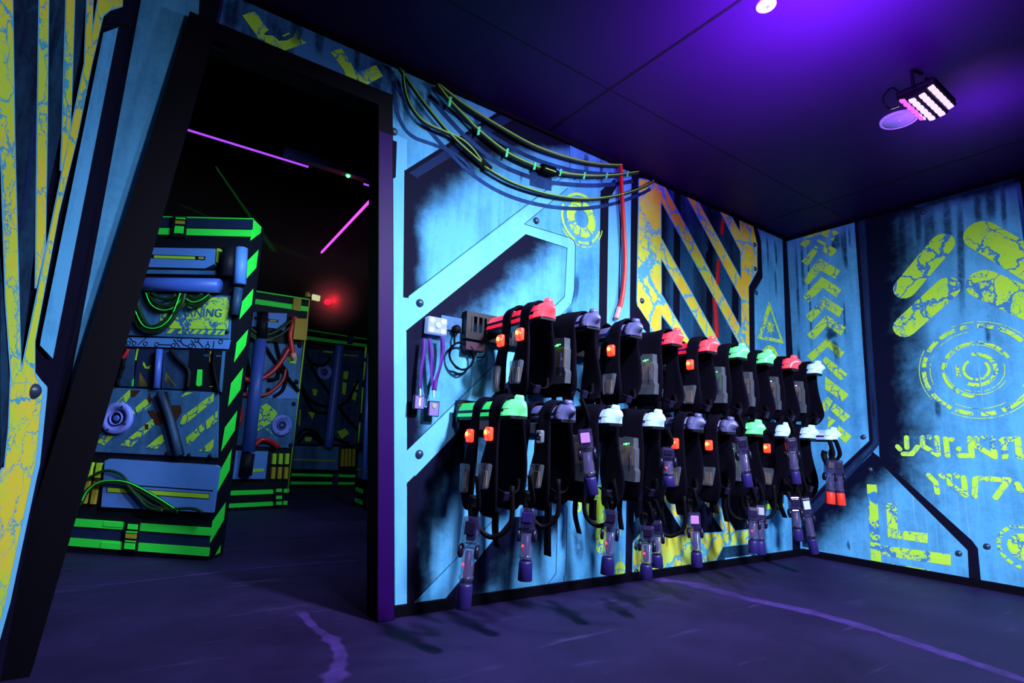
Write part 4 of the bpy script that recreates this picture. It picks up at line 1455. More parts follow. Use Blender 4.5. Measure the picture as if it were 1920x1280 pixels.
def fbox(bm, c, s, dims, bev=.006, tilt=0.0):
    """box on a hanging panel; dims = (along u, thickness, height)"""
    box(bm, c, (dims[1], dims[0], dims[2]), Matrix.Rotation(tilt, 3, 'X'), bev)


def sensor(x, z, s, d, u, lit, parent, b=0.0):
    c = side_pt(x, z, s, d, u, .028 + b)
    bm = bm_new()
    fbox(bm, c, s, (.046, .024, .062), .008)
    o = mesh_obj('sensor', bm, 'sensor_shell_lit' if lit else 'sensor_shell_off', parent, True)
    bm = bm_new()
    lathe(bm, [(-.004, .019), (.010, .019), (.014, .015), (.010, .012), (.006, .011)], c + V((s * .006, 0, 0)), V((s, 0, 0)), 18, cap=False)
    mesh_obj('lens_ring', bm, 'sensor_shell_lit' if lit else 'smoke_plastic', o, True)
    bm = bm_new()
    lathe(bm, [(0, .012), (.006, .010), (.009, .001)], c + V((s * .013, .004, .008)), V((s, 0, 0)), 12)
    mesh_obj('lamp', bm, 'led_red' if lit else 'smoke_plastic', o, True)


def side_pack(x, z, s, d, u, w, h, parent, b=0.0, tilt=0.0):
    c = side_pt(x, z, s, d, u, .026 + b)
    bm = bm_new()
    fr = []
    for (du, dz) in ((-.5, .5), (.5, .5), (.36, -.5), (-.30, -.5)):
        fr.append(c + V((s * .014, -du * w - tilt * dz * h, dz * h)))
    prism(bm, fr, V((s, 0, 0)), .030)
    bmesh.ops.bevel(bm, geom=bm.edges[:], offset=.005, segments=2, affect='EDGES')
    o = mesh_obj('side_pack', bm, 'clear_plastic', parent)
    bm = bm_new()
    fbox(bm, c + V((s * -.004, 0, -.01)), s, (w * .5, .008, h * .6), .002)
    mesh_obj('circuit_board', bm, 'pcb_brown', o)


def control_box(x, z, s, d, u, led, parent, pcb='pcb_brown', b=0.0, w=.165, h=.23, tilt=.03):
    c = side_pt(x, z, s, d, u, .030 + b)
    rt = Matrix.Rotation(tilt, 3, 'X')
    bm = bm_new()
    pr = [(-.5, .5), (-.1, .46), (.0, .52), (.44, .5), (.46, .28), (.5, .24), (.5, -.2), (.56, -.26), (.54, -.5), (-.36, -.5), (-.44, -.1), (-.5, 0), (-.44, .2)]
    fr = [c + rt @ V((s * .02, -du * w, dz * h)) for du, dz in pr]
    prism(bm, fr, V((s, 0, 0)), .038)
    o = mesh_obj('control_box', bm, 'clear_plastic', parent)
    bm = bm_new()
    fbox(bm, c + rt @ V((s * .002, 0, .02)), s, (w * .7, .006, h * .45), .002, tilt)
    fbox(bm, c + rt @ V((s * .002, .012, -.055)), s, (w * .55, .006, h * .16), .002, tilt)
    mesh_obj('circuit_board', bm, pcb, o)
    bm = bm_new()
    fbox(bm, c + rt @ V((s * .004, .0, -.036)), s, (w * .8, .022, .012), .003, tilt)
    mesh_obj('battery', bm, 'smoke_plastic', o)
    bm = bm_new()
    lathe(bm, [(0, .007), (.10, .007)], c + rt @ V((s * .016, -.05, -.06)), rt @ V((0, 0, 1)), 10)
    mesh_obj('latch_rib', bm, 'clear_violet', o, True)
    if led:
        for du, dz in ((-.02, .080), (-.038, .083), (-.004, .078)):
            bm = bm_new()
            bmesh.ops.create_uvsphere(bm, u_segments=8, v_segments=6, radius=.0065 if du == -.02 else .0042)
            bmesh.ops.translate(bm, vec=c + rt @ V((s * .018, du, dz)), verts=bm.verts[:])
            mesh_obj('indicator', bm, led, o, True)


def webbing(pts, w, parent, name='hanging_belt', mat='webbing'):
    """flat strap through world points, width along the outward axis"""
    P = catmull(pts, 5)
    bm = bm_new()
    R = []
    for p in P:
        R.append((bm.verts.new(p + V((0, -w / 2, 0))), bm.verts.new(p + V((0, w / 2, 0)))))
    for a_, b_ in zip(R, R[1:]):
        bm.faces.new((a_[0], a_[1], b_[1], b_[0]))
    return fabric(name, bm, parent, .004, mat, 0)


def vest(x, z, kind, seed, label, group, lit=(True, True), led='led_green', pcb='pcb_brown', packs=True, box_u=.40, long=0.0, belts=((.33, .18), (.46, .10))):
    rnd = random.Random(seed)
    r = empty('laser_tag_vest', (x, -.28, z), label, 'vest', group)
    D = .0 + long
    F1 = [(.42 + D, .27, .07, .0), (.37 + D, .27, .11, .012), (.29, .275, .12, .016), (.21, .28, .10, .012), (.13, .283, .085, .004), (.05, .285, .08, 0), (.0, .285, .08, 0)]
    F2 = [(.43 + D, .43, .10, .0), (.38 + D, .44, .16, .014), (.30, .445, .17, .02), (.22, .447, .135, .014), (.13, .45, .095, .004), (.05, .45, .088, 0), (.0, .45, .088, 0)]
    BK = [(.0, .345, .29, .0), (.09, .345, .32, .008), (.21, .345, .35, .016), (.34 + D, .345, .33, .014), (.41 + D, .345, .22, .0)]
    bm = bm_new()
    if kind == 'F':
        cloth(bm, x, z, -1, F1, .98, [(.05, .285, .08, 0)], seed)
        cloth(bm, x, z, -1, F2, .98, [(.05, .45, .088, 0)], seed + 1)
        cloth(bm, x, z, 1, BK[::-1], .30, [], seed + 2)
    else:
        bk = BK
        cloth(bm, x, z, -1, bk[::-1], .98, [(.05, .345, .28, 0), (.10, .345, .26, 0)], seed)
        cloth(bm, x, z, 1, F1[:-1] + [(.0, .285, .08, .004)], .2, [], seed + 1)
        cloth(bm, x, z, 1, F2[:-1] + [(.0, .45, .088, .004)], .2, [], seed + 2)
    fabric('fabric', bm, r)
    if kind == 'F':
        sensor(x, z, -1, .095, .285, lit[0], r)
        sensor(x, z, -1, .085, .45, lit[1], r)
        if packs:
            side_pack(x, z, -1, .29, .275, .055, .13, r, .016)
            side_pack(x, z, -1, .27, .45, .085, .11, r, .02, .12)
    else:
        control_box(x, z, -1, .18, box_u, led, r, pcb, .018)
    for u, ln in belts:
        w = .05 if u > .4 else .036
        s = -1
        p = side_pt(x, z, s, .385 + D, u, .004)
        webbing([p, p + V((.006, .01, -ln * .5)), p + V((.012, rnd.uniform(-.02, .03), -ln))], w, r)
    # buckle on the side belt
    p = side_pt(x, z, 1, .28, .46, .0)
    q = side_pt(x, z, -1, .32, .50, .0)
    webbing([p, p + V((-.03, -.03, -.05)), q + V((.02, -.03, -.02)), q], .026, r)
    bm = bm_new()
    box(bm, q + V((.02, -.035, -.03)), (.03, .016, .04), Matrix.Rotation(.4, 3, 'X'), .004)
    mesh_obj('buckle', bm, 'smoke_plastic', r)
    return r


TIP = ARM_L + .0
UP = [(1030, 592), (1115, 612), (1195, 630), (1272, 642), (1338, 654), (1395, 664), (1445, 674), (1492, 685), (1537, 694)]
LOW_ = [(962, 766), (1068, 774), (1157, 781), (1237, 789), (1312, 799), (1373, 799), (1425, 804), (1478, 807), (1525, 811), (1567, 818)]
UX = [PA.at(px, py, TIP).x for px, py in UP]
LX = [PA.at(px, py, TIP).x for px, py in LOW_]
LX[0] += .04
UZ, LZ = 1.425, .945
UCOL = ['red', 'off', 'off', 'red', 'red', 'green', 'green', 'red', 'white']
LCOL = ['green', 'off', 'white', 'white', 'off', 'off', 'green', 'white', 'white', 'white']
ORD = ['leftmost', 'second', 'third', 'fourth', 'fifth', 'sixth', 'seventh', 'eighth', 'ninth', 'last']
CN = {'red': 'glowing red', 'off': 'unlit greyish violet', 'green': 'glowing green', 'white': 'glowing bluish white'}
for i, x in enumerate(UX):
    arm(x, UZ, UCOL[i], '%s domed hanger arm, %s from the doorway on the upper rail' % (CN[UCOL[i]], ORD[i]), 'arms on the upper rail')
for i, x in enumerate(LX):
    arm(x, LZ, LCOL[i], '%s domed hanger arm, %s from the doorway on the lower rail' % (CN[LCOL[i]], ORD[i]), 'arms on the lower rail')
UV_ = [('F', 'black vest with two red sensors over the red arm nearest the doorway, upper row', {}),
       ('B', 'black vest showing a clear box with green light, second on the upper rail', {}),
       ('F', 'black vest with one lit red sensor on an unlit arm, third on the upper rail', {'lit': (False, True)}),
       ('B', 'black vest with upright clear box under a red dome, fourth on the upper rail', {}),
       ('F', 'black vest with red sensor between two red dome pieces, fifth on the upper rail', {'lit': (False, True)}),
       ('B', 'black vest with bright green lit box beneath a green dome, sixth on the upper rail', {'pcb': 'pcb_green'}),
       ('B', 'black vest with orange tinted box on the second green arm, seventh on upper rail', {'led': None}),
       ('B', 'black vest with white lit box below the last red dome, eighth on upper rail', {'led': 'led_white'}),
       ('B', 'black vest at the corner end of the upper rail, under a white dome', {'led': 'led_white'})]
LV_ = [('F', 'black vest with two bright red sensors under the large green dome, lower row', {'long': .02, 'belts': ((.50, .16), (.30, .14))}),
       ('F', 'black vest with two dark unlit sensors, second on the lower rail', {'lit': (False, False), 'belts': ((.50, .24), (.34, .12))}),
       ('B', 'plain black vest under a white dome, third on the lower rail', {'led': None}),
       ('B', 'black vest with brown clear box and green lights, fourth on the lower rail', {'box_u': .41}),
       ('F', 'black vest with a red sensor below an unlit dome, fifth on the lower rail', {'lit': (False, True)}),
       ('F', 'black vest with a red sensor, sixth on the lower rail, beside a hanging gun', {'lit': (False, True)}),
       ('B', 'black vest with green lit box below the small green dome, seventh on lower rail', {'pcb': 'pcb_green'}),
       ('F', 'black vest with one small red sensor, eighth on the lower rail', {'lit': (False, True)}),
       ('B', 'black vest nearest the corner on the lower rail, white dome above', {'led': None})]
for i, (k_, lb, kw) in enumerate(UV_):
    vest(UX[i], UZ, k_, 11 + i, lb, 'vests on the upper rail', long=-.05, **kw)
for i, (k_, lb, kw) in enumerate(LV_):
    vest(LX[i], LZ, k_, 41 + i, lb, 'vests on the lower rail', **kw)

# ---------------------------------------------------------------- laser guns
FACE = V((-.72, -.69, 0)).normalized()


def gun(top, tip, o, label, red=True, screen='smoke_plastic', tipmat='violet_plastic', hose=0.0, grip=True, twist=0.0):
    T, E = PA.at(*top, o), PA.at(*tip, o)
    L = (E - T).length
    t = (E - T).normalized()
    f = (Matrix.Rotation(twist, 3, 'Z') @ FACE)
    f = (f - t * f.dot(t)).normalized()
    l = t.cross(f)
    R = Matrix((l, f, t)).transposed()  # local x = lateral, y = facing, z = along barrel

    def W(a, b, c):
        return T + l * a + f * b + t * (c * L)
    r = empty('laser_gun', T, label, 'toy gun', 'laser guns hanging below the vests')
    bm = bm_new()
    box(bm, W(0, -.005, .15), (.064, .056, .30 * L), R, .009)
    box(bm, W(0, -.012, .325), (.052, .050, .06 * L), R, .008)
    body = mesh_obj('housing', bm, 'clear_violet', r)
    bm = bm_new()
    box(bm, W(0, -.010, .17), (.034, .03, .2 * L), R, .004)
    mesh_obj('electronics', bm, 'smoke_plastic', body)
    bm = bm_new()
    box(bm, W(0, .022, .125), (.042, .010, .15 * L), R, .003)
    mesh_obj('screen', bm, screen, body)
    for sgn in (-1, 1):
        bm = bm_new()
        lathe(bm, [(0, .001), (0, .024), (.004, .028), (.012, .028), (.016, .022), (.016, .001)], W(sgn * .026, -.004, .385), l * sgn, 18, cap=False)
        mesh_obj('side_knob', bm, 'smoke_plastic', r, True)
    bm = bm_new()
    lathe(bm, [(0, .027), (.3 * L, .0255), (.30 * L, .029), (.34 * L, .029), (.34 * L, .025), (.38 * L, .025)], W(0, 0, .35), t, 18)
    br = mesh_obj('barrel', bm, 'clear_barrel', r, True)
    bm = bm_new()
    lathe(bm, [(0, .013), (.24 * L, .015), (.30 * L, .011)], W(0, 0, .38), t, 12)
    mesh_obj('inner_core', bm, 'violet_plastic', br, True)
    if red:
        bm = bm_new()
        bmesh.ops.create_uvsphere(bm, u_segments=8, v_segments=6, radius=.0055)
        bmesh.ops.translate(bm, vec=W(.012, .024, .52), verts=bm.verts[:])
        mesh_obj('indicator', bm, 'led_red_dot', br, True)
    bm = bm_new()
    lathe(bm, [(0, .026), (.01, .029), (.26 * L, .031), (.27 * L, .029), (.27 * L, .02), (.2 * L, .018)], W(0, 0, .73), t, 18)
    mesh_obj('muzzle', bm, tipmat, r, True)
    if grip:
        bm = bm_new()
        tube(bm, [W(0, -.03, .12), W(.012, -.05, .0), W(.02, -.055, -.12), W(.014, -.05, -.22)], .019, 10, 5)
        mesh_obj('grip', bm, 'rubber_black', r, True)
    if True:
        webbing([W(.0, -.02, .02), W(-.02, 0, -.12), W(-.012, .0, -.30), W(0, -.01, -.46)], .03, r, 'hanging_strap')
    if hose:
        bm = bm_new()
        up = V((0, 0, 1))
        h0 = W(.0, -.04, -.02)
        q = h0 + V((hose * .35, -hose * .35, 0))
        tube(bm, [h0 + up * .03, h0 + V((hose * .03, -.01, -.045)), h0 + (q - h0) * .5 + V((0, 0, -.085)), q + V((0, 0, -.03)), q + up * .12], .0105, 10, 6)
        mesh_obj('hose', bm, 'rubber_black', r, True)
    return r


GUNS = [((886, 968), (868, 1141), .60, 'leftmost hanging laser gun, red dot on barrel, violet muzzle almost touching the floor', dict(hose=.30)),
        ((990, 952), (984, 1088), .60, 'second hanging gun from the doorway, dark violet screen and bright red dot', dict(hose=.25, screen='violet_plastic')),
        ((1146, 955), (1138, 1077), .66, 'third low gun, dark, hanging left of the black upright stripe', dict(hose=-.25, screen='smoke_plastic')),
        ((1214, 985), (1211, 1085), .66, 'front gun of a pair right of the black stripe, muzzle below the baseboard line', dict()),
        ((1229, 975), (1232, 1063), .58, 'rear gun of a pair right of the black stripe, closer to the yellow wall bar', dict(hose=.3)),
        ((1301, 960), (1307, 1062), .58, 'low gun with glowing violet screen hanging over the yellow lattice', dict(red=False, screen='screen_violet')),
        ((1411, 950), (1413, 1036), .64, 'left gun of the close pair hanging right of the yellow lattice', dict(hose=-.25)),
        ((1424, 946), (1426, 1039), .55, 'right gun of the close pair, small bright screen on its side', dict(screen='screen_white', red=False, hose=.2)),
        ((1488, 930), (1497, 1013), .63, 'gun hanging against the corner bar, half hidden behind a wide strap', dict(red=False)),
        ((1508, 932), (1527, 1037), .55, 'tilted gun in the wall corner with white lit screen, nearest the right wall', dict(red=False, screen='white_plastic')),
        ((1096, 804), (1110, 927), .64, 'large clear gun with violet screen hanging high beside the third lower vest', dict(red=False, screen='screen_violet', grip=False)),
        ((1252, 838), (1254, 912), .64, 'gun with reddish light hanging between fourth and fifth lower vests', dict(grip=False)),
        ((1389, 818), (1402, 912), .66, 'clear tilted gun hanging over the sixth and seventh lower vests', dict(red=False, grip=False)),
        ((1482, 820), (1493, 906), .66, 'clear tilted gun hanging over the eighth lower vest', dict(red=False, grip=False)),
        ((1556, 862), (1557, 945), .66, 'left gun of two with orange tips, hanging by the right wall', dict(red=False, tipmat='orange_tip')),
        ((1570, 862), (1577, 947), .60, 'right gun of two with orange tips, hanging by the right wall', dict(red=False, tipmat='orange_tip'))]
for a_, b_, o, lb, kw in GUNS:
    gun(a_, b_, o, lb, **kw)

# ================================================================ small things on the back wall
# led box
a_, b_ = PA.at(796, 594), PA.at(830, 631)
cx, cz, wx, hz = (a_.x + b_.x) / 2, (a_.z + b_.z) / 2, b_.x - a_.x, a_.z - b_.z
lb_ = empty('led_box', (cx, -.0, cz), 'small clear box of four white lights above the purple lanyards', 'light')
bm = bm_new()
box(bm, (cx, -.025, cz), (wx, .045, hz), None, .006)
mesh_obj('case', bm, 'cover_white', lb_)
bm = bm_new()
lathe(bm, [(0, .016), (.006, .014), (.008, .008)], V((cx, -.048, cz)), V((0, -1, 0)), 16)
mesh_obj('centre_ring', bm, 'disc_plastic', lb_, True)
for sx in (-1, 1):
    for sz in (-1, 1):
        bm = bm_new()
        lathe(bm, [(0, .012), (.005, .009), (.007, .001)], V((cx + sx * wx * .3, -.048, cz + sz * hz * .3)), V((0, -1, 0)), 12)
        mesh_obj('lamp', bm, 'led_white', lb_, True)


def ribbon(pts, w, parent, off=.02):
    P = catmull([PA.at(x, y, off) for x, y in pts], 6)
    bm = bm_new()
    R = []
    for i, p in enumerate(P):
        tw = .3 * math.sin(i * .35)
        R.append((bm.verts.new(p + V((-w / 2, tw * w, 0))), bm.verts.new(p + V((w / 2, -tw * w, 0)))))
    for q0, q1 in zip(R, R[1:]):
        bm.faces.new((q0[0], q0[1], q1[1], q1[0]))
    return fabric('hanging_ribbon', bm, parent, .002, 'purple_ribbon', 0)


def lanyard(ribbons, clip, badge, bw, bh, sticker, label):
    c = PA.at(*clip)
    r = empty('lanyard', (c.x, 0, c.z + .2), label, 'lanyard')
    for i, q in enumerate(ribbons):
        ribbon(q, .020, r, .052 + .006 * i)
    bm = bm_new()
    q0, q1 = PA.at(*clip, .055), PA.at(clip[0], clip[1] + 14, .055)
    tube(bm, [q0, q1], .005, 8, 1)
    mesh_obj('clip', bm, 'white_plastic', r)
    p = PA.at(*badge, .05)
    bm = bm_new()
    box(bm, p, (bw, .016, bh), None, .004)
    o = mesh_obj('badge', bm, 'smoke_plastic', r)
    bm = bm_new()
    box(bm, p + V((0, -.009, -bh * .02)), (bw * .8, .004, bh * .86), None, .001)
    o2 = mesh_obj('face_plate', bm, 'badge', o)
    bm = bm_new()
    if sticker:
        lathe(bm, [(0, bw * .2), (.003, bw * .18)], p + V((0, -.011, bh * .18)), V((0, -1, 0)), 14)
    else:
        box(bm, p + V((0, -.012, 0)), (bw * .16, .003, bh * .55))
    mesh_obj('button', bm, 'badge_sticker' if sticker else 'disc_plastic', o)
    return r


lanyard([[(806, 634), (808, 670), (810, 705), (813, 732)], [(829, 630), (830, 655), (826, 685), (818, 712), (814, 732)]], (813, 731), (812, 766), .064, .078, True,
        'purple lanyard with pale badge and round button hanging below the led box')
lanyard([[(796, 634), (793, 665), (790, 700), (788, 730)]], (788, 728), (785, 754), .060, .070, False,
        'darker purple lanyard with barred badge, left of the pale badge')
# power socket, adapter and coil of cord
s_ = PA.at(845, 607)
sk = empty('wall_socket', (s_.x, 0, s_.z), 'dark wall socket plate right of the led box', 'socket')
bm = bm_new()
box(bm, (s_.x, -.006, s_.z), (.13, .012, .075), None, .003)
mesh_obj('plate', bm, 'plate_blue', sk)
for q in ((832, 606), (838, 600), (838, 612)):
    bm = bm_new()
    lathe(bm, [(0, .006), (.003, .004)], PA.at(*q, .012), V((0, -1, 0)), 10)
    mesh_obj('hole', bm, 'rubber_black', sk)
pw = empty('power_adapter', (PA.at(890, 642).x, 0, PA.at(890, 642).z), 'maroon power adapter with coiled black cord under the upper rail', 'adapter')
a_, b_ = PA.at(869, 640, .03), PA.at(904, 662, .03)
bm = bm_new()
box(bm, ((a_.x + b_.x) / 2, -.036, (a_.z + b_.z) / 2), (b_.x - a_.x, .05, abs(a_.z - b_.z)), None, .006)
mesh_obj('body', bm, 'maroon_box', pw)
bm = bm_new()
lathe(bm, [(0, .024), (.02, .024), (.03, .014)], PA.at(854, 618, .013), V((0, -1, 0)), 14)
mesh_obj('plug', bm, 'rubber_black', pw, True)
bm = bm_new()
cc = PA.at(863, 668, .03)
pts = [PA.at(855, 620, .03), PA.at(852, 634, .03)]
for i in range(40):
    th = 2.2 + i * 2 * PI / 14
    rr = .068 + .004 * math.sin(i * .9)
    pts.append(cc + V((rr * math.cos(th), -.004 * (i % 5) - .006 * (i // 14), rr * 1.08 * math.sin(th) + .004 * math.sin(i * .5))))
pts += [PA.at(868, 645, .03), PA.at(876, 640, .03)]
tube(bm, pts, .0052, 6, 3)
mesh_obj('coiled_cord', bm, 'rubber_black', pw, True)
bm = bm_new()
tube(bm, [PA.at(903, 648, .04), PA.at(911, 654, .04), PA.at(908, 668, .04), PA.at(895, 670, .04)], .004, 6, 5)
mesh_obj('lead', bm, 'rubber_black', pw, True)


# cables along the top of the wall
def wall_cable(label, runs, r, off, extras=None):
    p = PA.at(*runs[0][0], off)
    c = empty('wall_cable', p, label, 'cable')
    for q in runs:
        bm = bm_new()
        P = [PA.at(x, y, off) for x, y in q]
        tube(bm, P, r, 8, 8)
        o = mesh_obj('sheath', bm, 'cable_green', c, True)
        bm = bm_new()
        tube(bm, [p_ + V((-.003, -r * .9, .002)) for p_ in P], r * .25, 6, 8)
        mesh_obj('stripe', bm, 'cable_stripe', o, True)
    return c


w1_ = wall_cable('thin green cable that splits in two at a black joint, lowest of the wall cables',
                 [[(907, 313), (960, 343), (1030, 365), (1100, 373), (1160, 366), (1205, 351), (1226, 339)], [(748, 128), (800, 200), (850, 258), (905, 308)],
                  [(756, 134), (758, 160), (765, 188), (780, 214), (800, 232), (830, 246), (862, 260), (884, 278), (903, 303)]], .0105, .035)
bm = bm_new()
a_, b_ = PA.at(902, 302, .035), PA.at(920, 317, .035)
tube(bm, [a_, b_], .017, 8, 1)
mesh_obj('joint', bm, 'rubber_black', w1_)
RUN2 = [(819, 160), (843, 190), (870, 218), (898, 246), (950, 287), (1000, 311), (1040, 323), (1100, 330), (1150, 329), (1196, 323)]
w2_ = wall_cable('thick green cable with mint tape marks and a black connector, across the wall top', [RUN2], .0145, .035)
for x, y, h in ((844, 190, 16), (898, 245, 14), (951, 286, 14), (1003, 311, 12), (1051, 323, 11), (1096, 329, 11), (1138, 329, 10), (1177, 326, 10)):
    a_, b_ = PA.at(x + 1.2, y - h / 2, .052), PA.at(x - 1.2, y + h / 2, .052)
    bm = bm_new()
    tk = .008
    prism(bm, [a_ + V((-.008, 0, 0)), a_ + V((.008, 0, .006)), b_ + V((.008, 0, 0)), b_ + V((-.008, 0, -.006))], V((0, -1, 0)), tk)
    mesh_obj('tape_mark', bm, 'tape_mint', w2_)
bm = bm_new()
a_, b_ = PA.at(1012, 314, .04), PA.at(1041, 324, .04)
d_ = (b_ - a_).normalized()
lathe(bm, [(0, .016), (.012, .030), (.11, .033), (.125, .022), (.15, .016)], a_, d_, 8)
cn = mesh_obj('connector', bm, 'rubber_black', w2_)
bm = bm_new()
tube(bm, [a_ + d_ * .02 + V((0, -.034, -.012)), a_ + d_ * .10 + V((0, -.036, -.014))], .004, 6, 1)
mesh_obj('stripe', bm, 'cable_stripe', cn)
wall_cable('upper green cable running from the ceiling edge to the red hose', [[(822, 160), (870, 197), (940, 241), (1005, 276), (1070, 298), (1120, 308), (1164, 311)]], .0145, .03)
rh = empty('red_hose', PA.at(1163, 311, .03), 'red hose hanging down the wall between the two black uprights', 'hose')
bm = bm_new()
tube(bm, [PA.at(x, y, .03) for x, y in ((1163, 308), (1165, 350), (1169, 420), (1172, 480), (1170, 530), (1165, 565), (1160, 580))], .016, 12, 8)
mesh_obj('hose', bm, 'hose_red', rh, True)
bm = bm_new()
tube(bm, [PA.at(x, y, .03) for x, y in ((1161, 577), (1158, 588), (1155, 597))], .018, 10, 3)
mesh_obj('copper_end', bm, 'copper_end', rh, True)

# ================================================================ ceiling fittings
c = PCEIL.at(1436, 9)
sd = empty('smoke_detector', (c.x, c.y, H), 'round pale ceiling detector with green light, at the top edge', 'detector')
rr = (PCEIL.at(1415, 16) - PCEIL.at(1455, 6)).length / 2
bm = bm_new()
lathe(bm, [(0, rr), (.006, rr * .98), (.010, rr * .9), (.011, .001)], V((c.x, c.y, H)), V((0, 0, -1)), 28, cap=False)
mesh_obj('housing', bm, 'disc_plastic', sd, True)
bm = bm_new()
lathe(bm, [(0, rr * .2), (.008, rr * .16), (.012, .001)], PCEIL.at(1440, 8) + V((0, 0, -.009)), V((0, 0, -1)), 12, cap=False)
mesh_obj('indicator', bm, 'beacon_yellow', sd, True)
c = PCEIL.at(1685, 223)
rr = (PCEIL.at(1649, 236) - PCEIL.at(1722, 212)).length / 2
sp_ = empty('ceiling_speaker', (c.x, c.y, H), 'round pale ceiling speaker plate behind the violet flood light', 'speaker')
bm = bm_new()
lathe(bm, [(0, rr), (.012, rr * .99), (.016, rr * .88), (.012, rr * .84)], V((c.x, c.y, H)), V((0, 0, -1)), 36, cap=False)
mesh_obj('rim', bm, 'disc_plastic', sp_, True)
bm = bm_new()
lathe(bm, [(0, rr * .86), (.010, rr * .85), (.011, .001)], V((c.x, c.y, H)), V((0, 0, -1)), 36, cap=False)
mesh_obj('grille', bm, 'white_plastic', sp_, True)
bm = bm_new()
lathe(bm, [(.01, rr * .14), (.016, rr * .1), (.017, .001)], V((c.x, c.y, H)), V((0, 0, -1)), 16, cap=False)
mesh_obj('badge_disc', bm, 'disc_plastic', sp_, True)

# ultraviolet flood: four lamp bars fanned round a housing, on a ceiling yoke
zf = Z(1580, 120, 6)
BARS4 = [((675, 415), (895, 612), 2.640), ((790, 415), (996, 606), 2.600), ((904, 360), (1110, 558), 2.600), ((1005, 268), (1205, 476), 2.640)]
ends = []
for a_, b_, z in BARS4:
    pl = Plane((0, 0, z), (0, 0, -1))
    ends.append((pl.at(*zf(a_)[0]), pl.at(*zf(b_)[0])))
ctr = sum((a_ + b_ for a_, b_ in ends), V()) / 8
ax = sum(((b_ - a_) for a_, b_ in ends), V()).normalized()
ax = V((ax.x, ax.y, 0)).normalized()
ac = V((0, 0, -1)).cross(ax)
fl = empty('ultraviolet_flood', (ctr.x, ctr.y, H), 'ceiling flood light with four rows of violet leds, near the right wall', 'light')
half = sum((b_ - a_).length for a_, b_ in ends) / 8
for i, (a_, b_) in enumerate(ends):
    mid = (a_ + b_) / 2
    w_ = (mid - ctr).dot(ac)
    nrm = (V((0, 0, -1)) + ac * (w_ * 5)).normalized()
    lat = ax.cross(nrm)
    R = Matrix((ax, lat, nrm)).transposed()
    bm = bm_new()
    box(bm, mid - nrm * .02, (half * 2.5, .05, .03), R, .004)
    bar = mesh_obj('lamp_bar', bm, 'frame_black', fl)
    for k_ in range(6):
        p = mid + ax * half * (k_ / 2.5 - 1)
        bm = bm_new()
        box(bm, p, (half * .27, .026, .012), R, .003)
        mesh_obj('led', bm, 'led_violet_dim' if i == 0 else 'led_violet', bar)
bm = bm_new()
box(bm, ctr + V((0, 0, .045)), (half * 2.4, .17, .03), Matrix((ax, ax.cross(V((0, 0, -1))), V((0, 0, -1)))).transposed(), .01)
mesh_obj('housing', bm, 'frame_black', fl)
bm = bm_new()
for sg in (-1, 1):
    tube(bm, [ctr + ax * sg * half * 1.35 + V((0, 0, .03)), ctr + ax * sg * half * 1.35 + V((0, 0, .13)), V((ctr.x, ctr.y, H - .01)) + ax * sg * .03], .008, 6, 1, smooth=False)
mesh_obj('ceiling_mount', bm, 'frame_black', fl)
bm = bm_new()
a_ = ends[0][0]
tube(bm, [a_ + V((0, 0, .03)), a_ + V((-.06, .02, .06)), a_ + V((-.10, .05, .0)), a_ + V((-.07, .04, -.05)), a_ + V((0, .02, -.02))], .005, 6, 6)
mesh_obj('power_lead', bm, 'rubber_black', fl, True)

# ================================================================ light
def area(name, loc, target, size, power, color, spread=180, shape='DISK', sy=None):
    l = bpy.data.lights.new(name, 'AREA')
    l.shape = shape
    l.size = size
    if sy:
        l.size_y = sy
    l.energy = power
    l.color = color
    l.spread = math.radians(spread)
    o = bpy.data.objects.new(name, l)
    COL.objects.link(o)
    o.location = loc
    o.rotation_euler = (V(target) - V(loc)).to_track_quat('-Z', 'Y').to_euler()
    return o


# the visible flood by the right wall, and floods of the same kind over the rest of the room
UVC = (.78, .86, 1)
area('flood_light', (-1.45, -1.55, 2.60), (-3.3, -.1, .9), .25, 18, UVC, 110)
area('flood_light', (-3.1, -2.3, 2.65), (-3.2, -.0, .8), .25, 49, UVC, 86)
area('flood_light', (-3.0, -3.6, 2.4), (-.5, -.9, .4), .3, 62, UVC, 72)
area('flood_light', (-3.9, -2.6, 2.2), (-5.1, -.2, .6), .3, 12, UVC, 95)
area('ceiling_wash', (-2.75, -1.75, 2.2), (-2.6, -1.55, 2.8), .3, 58, (.46, .10, 1), 130)
area('ceiling_wash', (-1.25, -1.75, 2.45), (-1.1, -1.75, 2.8), .2, 5, (.46, .10, 1), 140)
area('arena_fill', (-4.0, .35, 2.25), (-4.5, 2.2, 1.0), .5, 20, (.55, .86, 1), 130)  # unseen fill lights added to brighten the maze panels
area('arena_fill', (-2.4, 2.4, 2.25), (-3.1, 4.6, 1.0), .5, 11, (.55, .82, 1), 120)


def point(name, loc, power, color, r=.03):
    l = bpy.data.lights.new(name, 'POINT')
    l.energy = power
    l.color = color
    l.shadow_soft_size = r
    o = bpy.data.objects.new(name, l)
    COL.objects.link(o)
    o.location = loc
    return o


point('beacon_glow', BEACON, 2.0, (1, .01, .03))
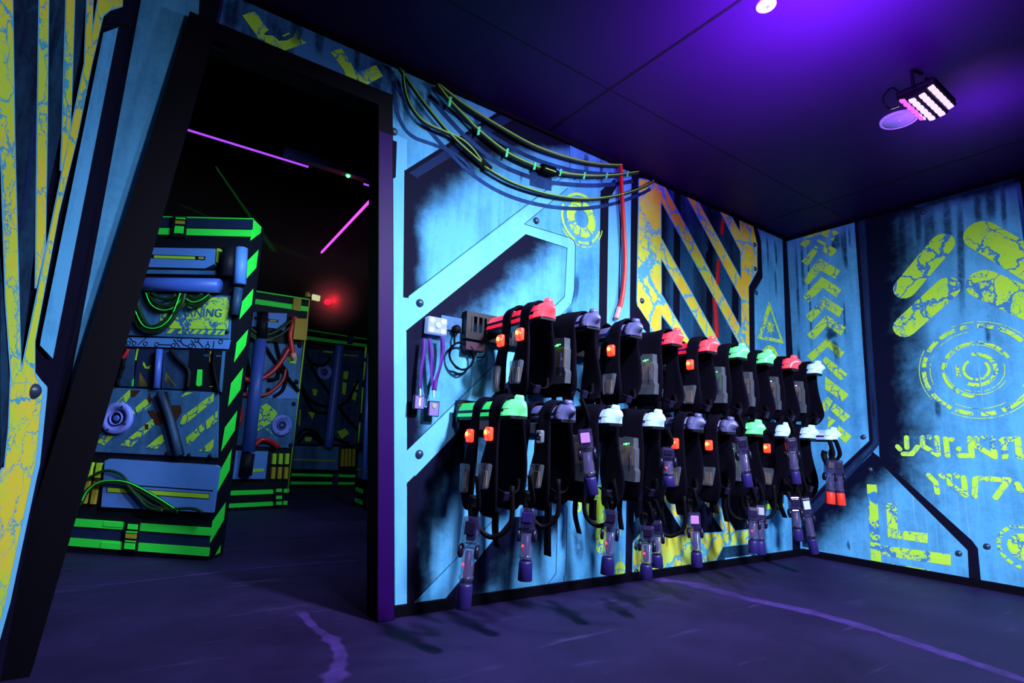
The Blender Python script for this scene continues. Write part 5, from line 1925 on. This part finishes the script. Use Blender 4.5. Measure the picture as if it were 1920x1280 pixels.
# thin fog in the arena, lit by the beacon and by the green laser beams
k = NT('arena_haze')
k.t.nodes.remove(k.b)
vol = k.n('VolumeScatter', {'Color': (1, 1, 1, 1), 'Density': .045, 'Anisotropy': .2})
k.t.links.new(vol.outputs[0], k.t.nodes['Material Output'].inputs['Volume'])
bm = bm_new()
box(bm, (-3.2, 5.9, 2.95), (8.6, 6.2, .7))
hz = tag(mesh_obj('haze', bm, 'arena_haze'), 'thin fog filling the dark maze beyond the doorway', 'fog', None, 'stuff')


k = NT('beacon_bloom_fog')  # added fog ball imitating the lens bloom round the red lamp
k.t.nodes.remove(k.b)
dd_ = k.vmath('DISTANCE', k.obj(), tuple(BEACON)).outputs['Value']
dn_ = k.math('MULTIPLY', k.math('POWER', k.remap(dd_, 0, .5, 1, 0), 2.5), 1.6)
vol = k.n('VolumeScatter', {'Color': (1, 1, 1, 1), 'Density': dn_, 'Anisotropy': .1})
k.t.links.new(vol.outputs[0], k.t.nodes['Material Output'].inputs['Volume'])
bm = bm_new()
bmesh.ops.create_icosphere(bm, subdivisions=3, radius=.5)
bmesh.ops.translate(bm, vec=BEACON, verts=bm.verts[:])
tag(mesh_obj('haze', bm, 'beacon_bloom_fog', None, True), 'fog ball added for the red glow around the beacon lamp', 'fog', None, 'stuff')


def beam(loc, target, deg, power):
    l = bpy.data.lights.new('laser_beam', 'SPOT')
    l.energy = power
    l.color = (.05, 1, .18)
    l.spot_size = math.radians(deg)
    l.spot_blend = .5
    l.shadow_soft_size = .005
    o = bpy.data.objects.new('laser_beam', l)
    COL.objects.link(o)
    o.location = loc
    o.rotation_euler = (V(target) - V(loc)).to_track_quat('-Z', 'Y').to_euler()


BW = Plane((0, 3.1, 0), (0, -1, 0))
beam(BW.at(396, 300), BW.at(548, 520), 3.4, 900)
beam(BW.at(330, 380), BW.at(470, 440), 3, 250)
w = bpy.data.worlds.new('world')
scene.world = w
w.use_nodes = True
w.node_tree.nodes['Background'].inputs[0].default_value = (.10, .04, .35, 1)
w.node_tree.nodes['Background'].inputs[1].default_value = .012
vs = scene.view_settings
vs.view_transform = 'Standard'
vs.look = 'None'
vs.gamma = 1
vs.exposure = 0
vs.use_curve_mapping = False
scene.cycles.use_denoising = True
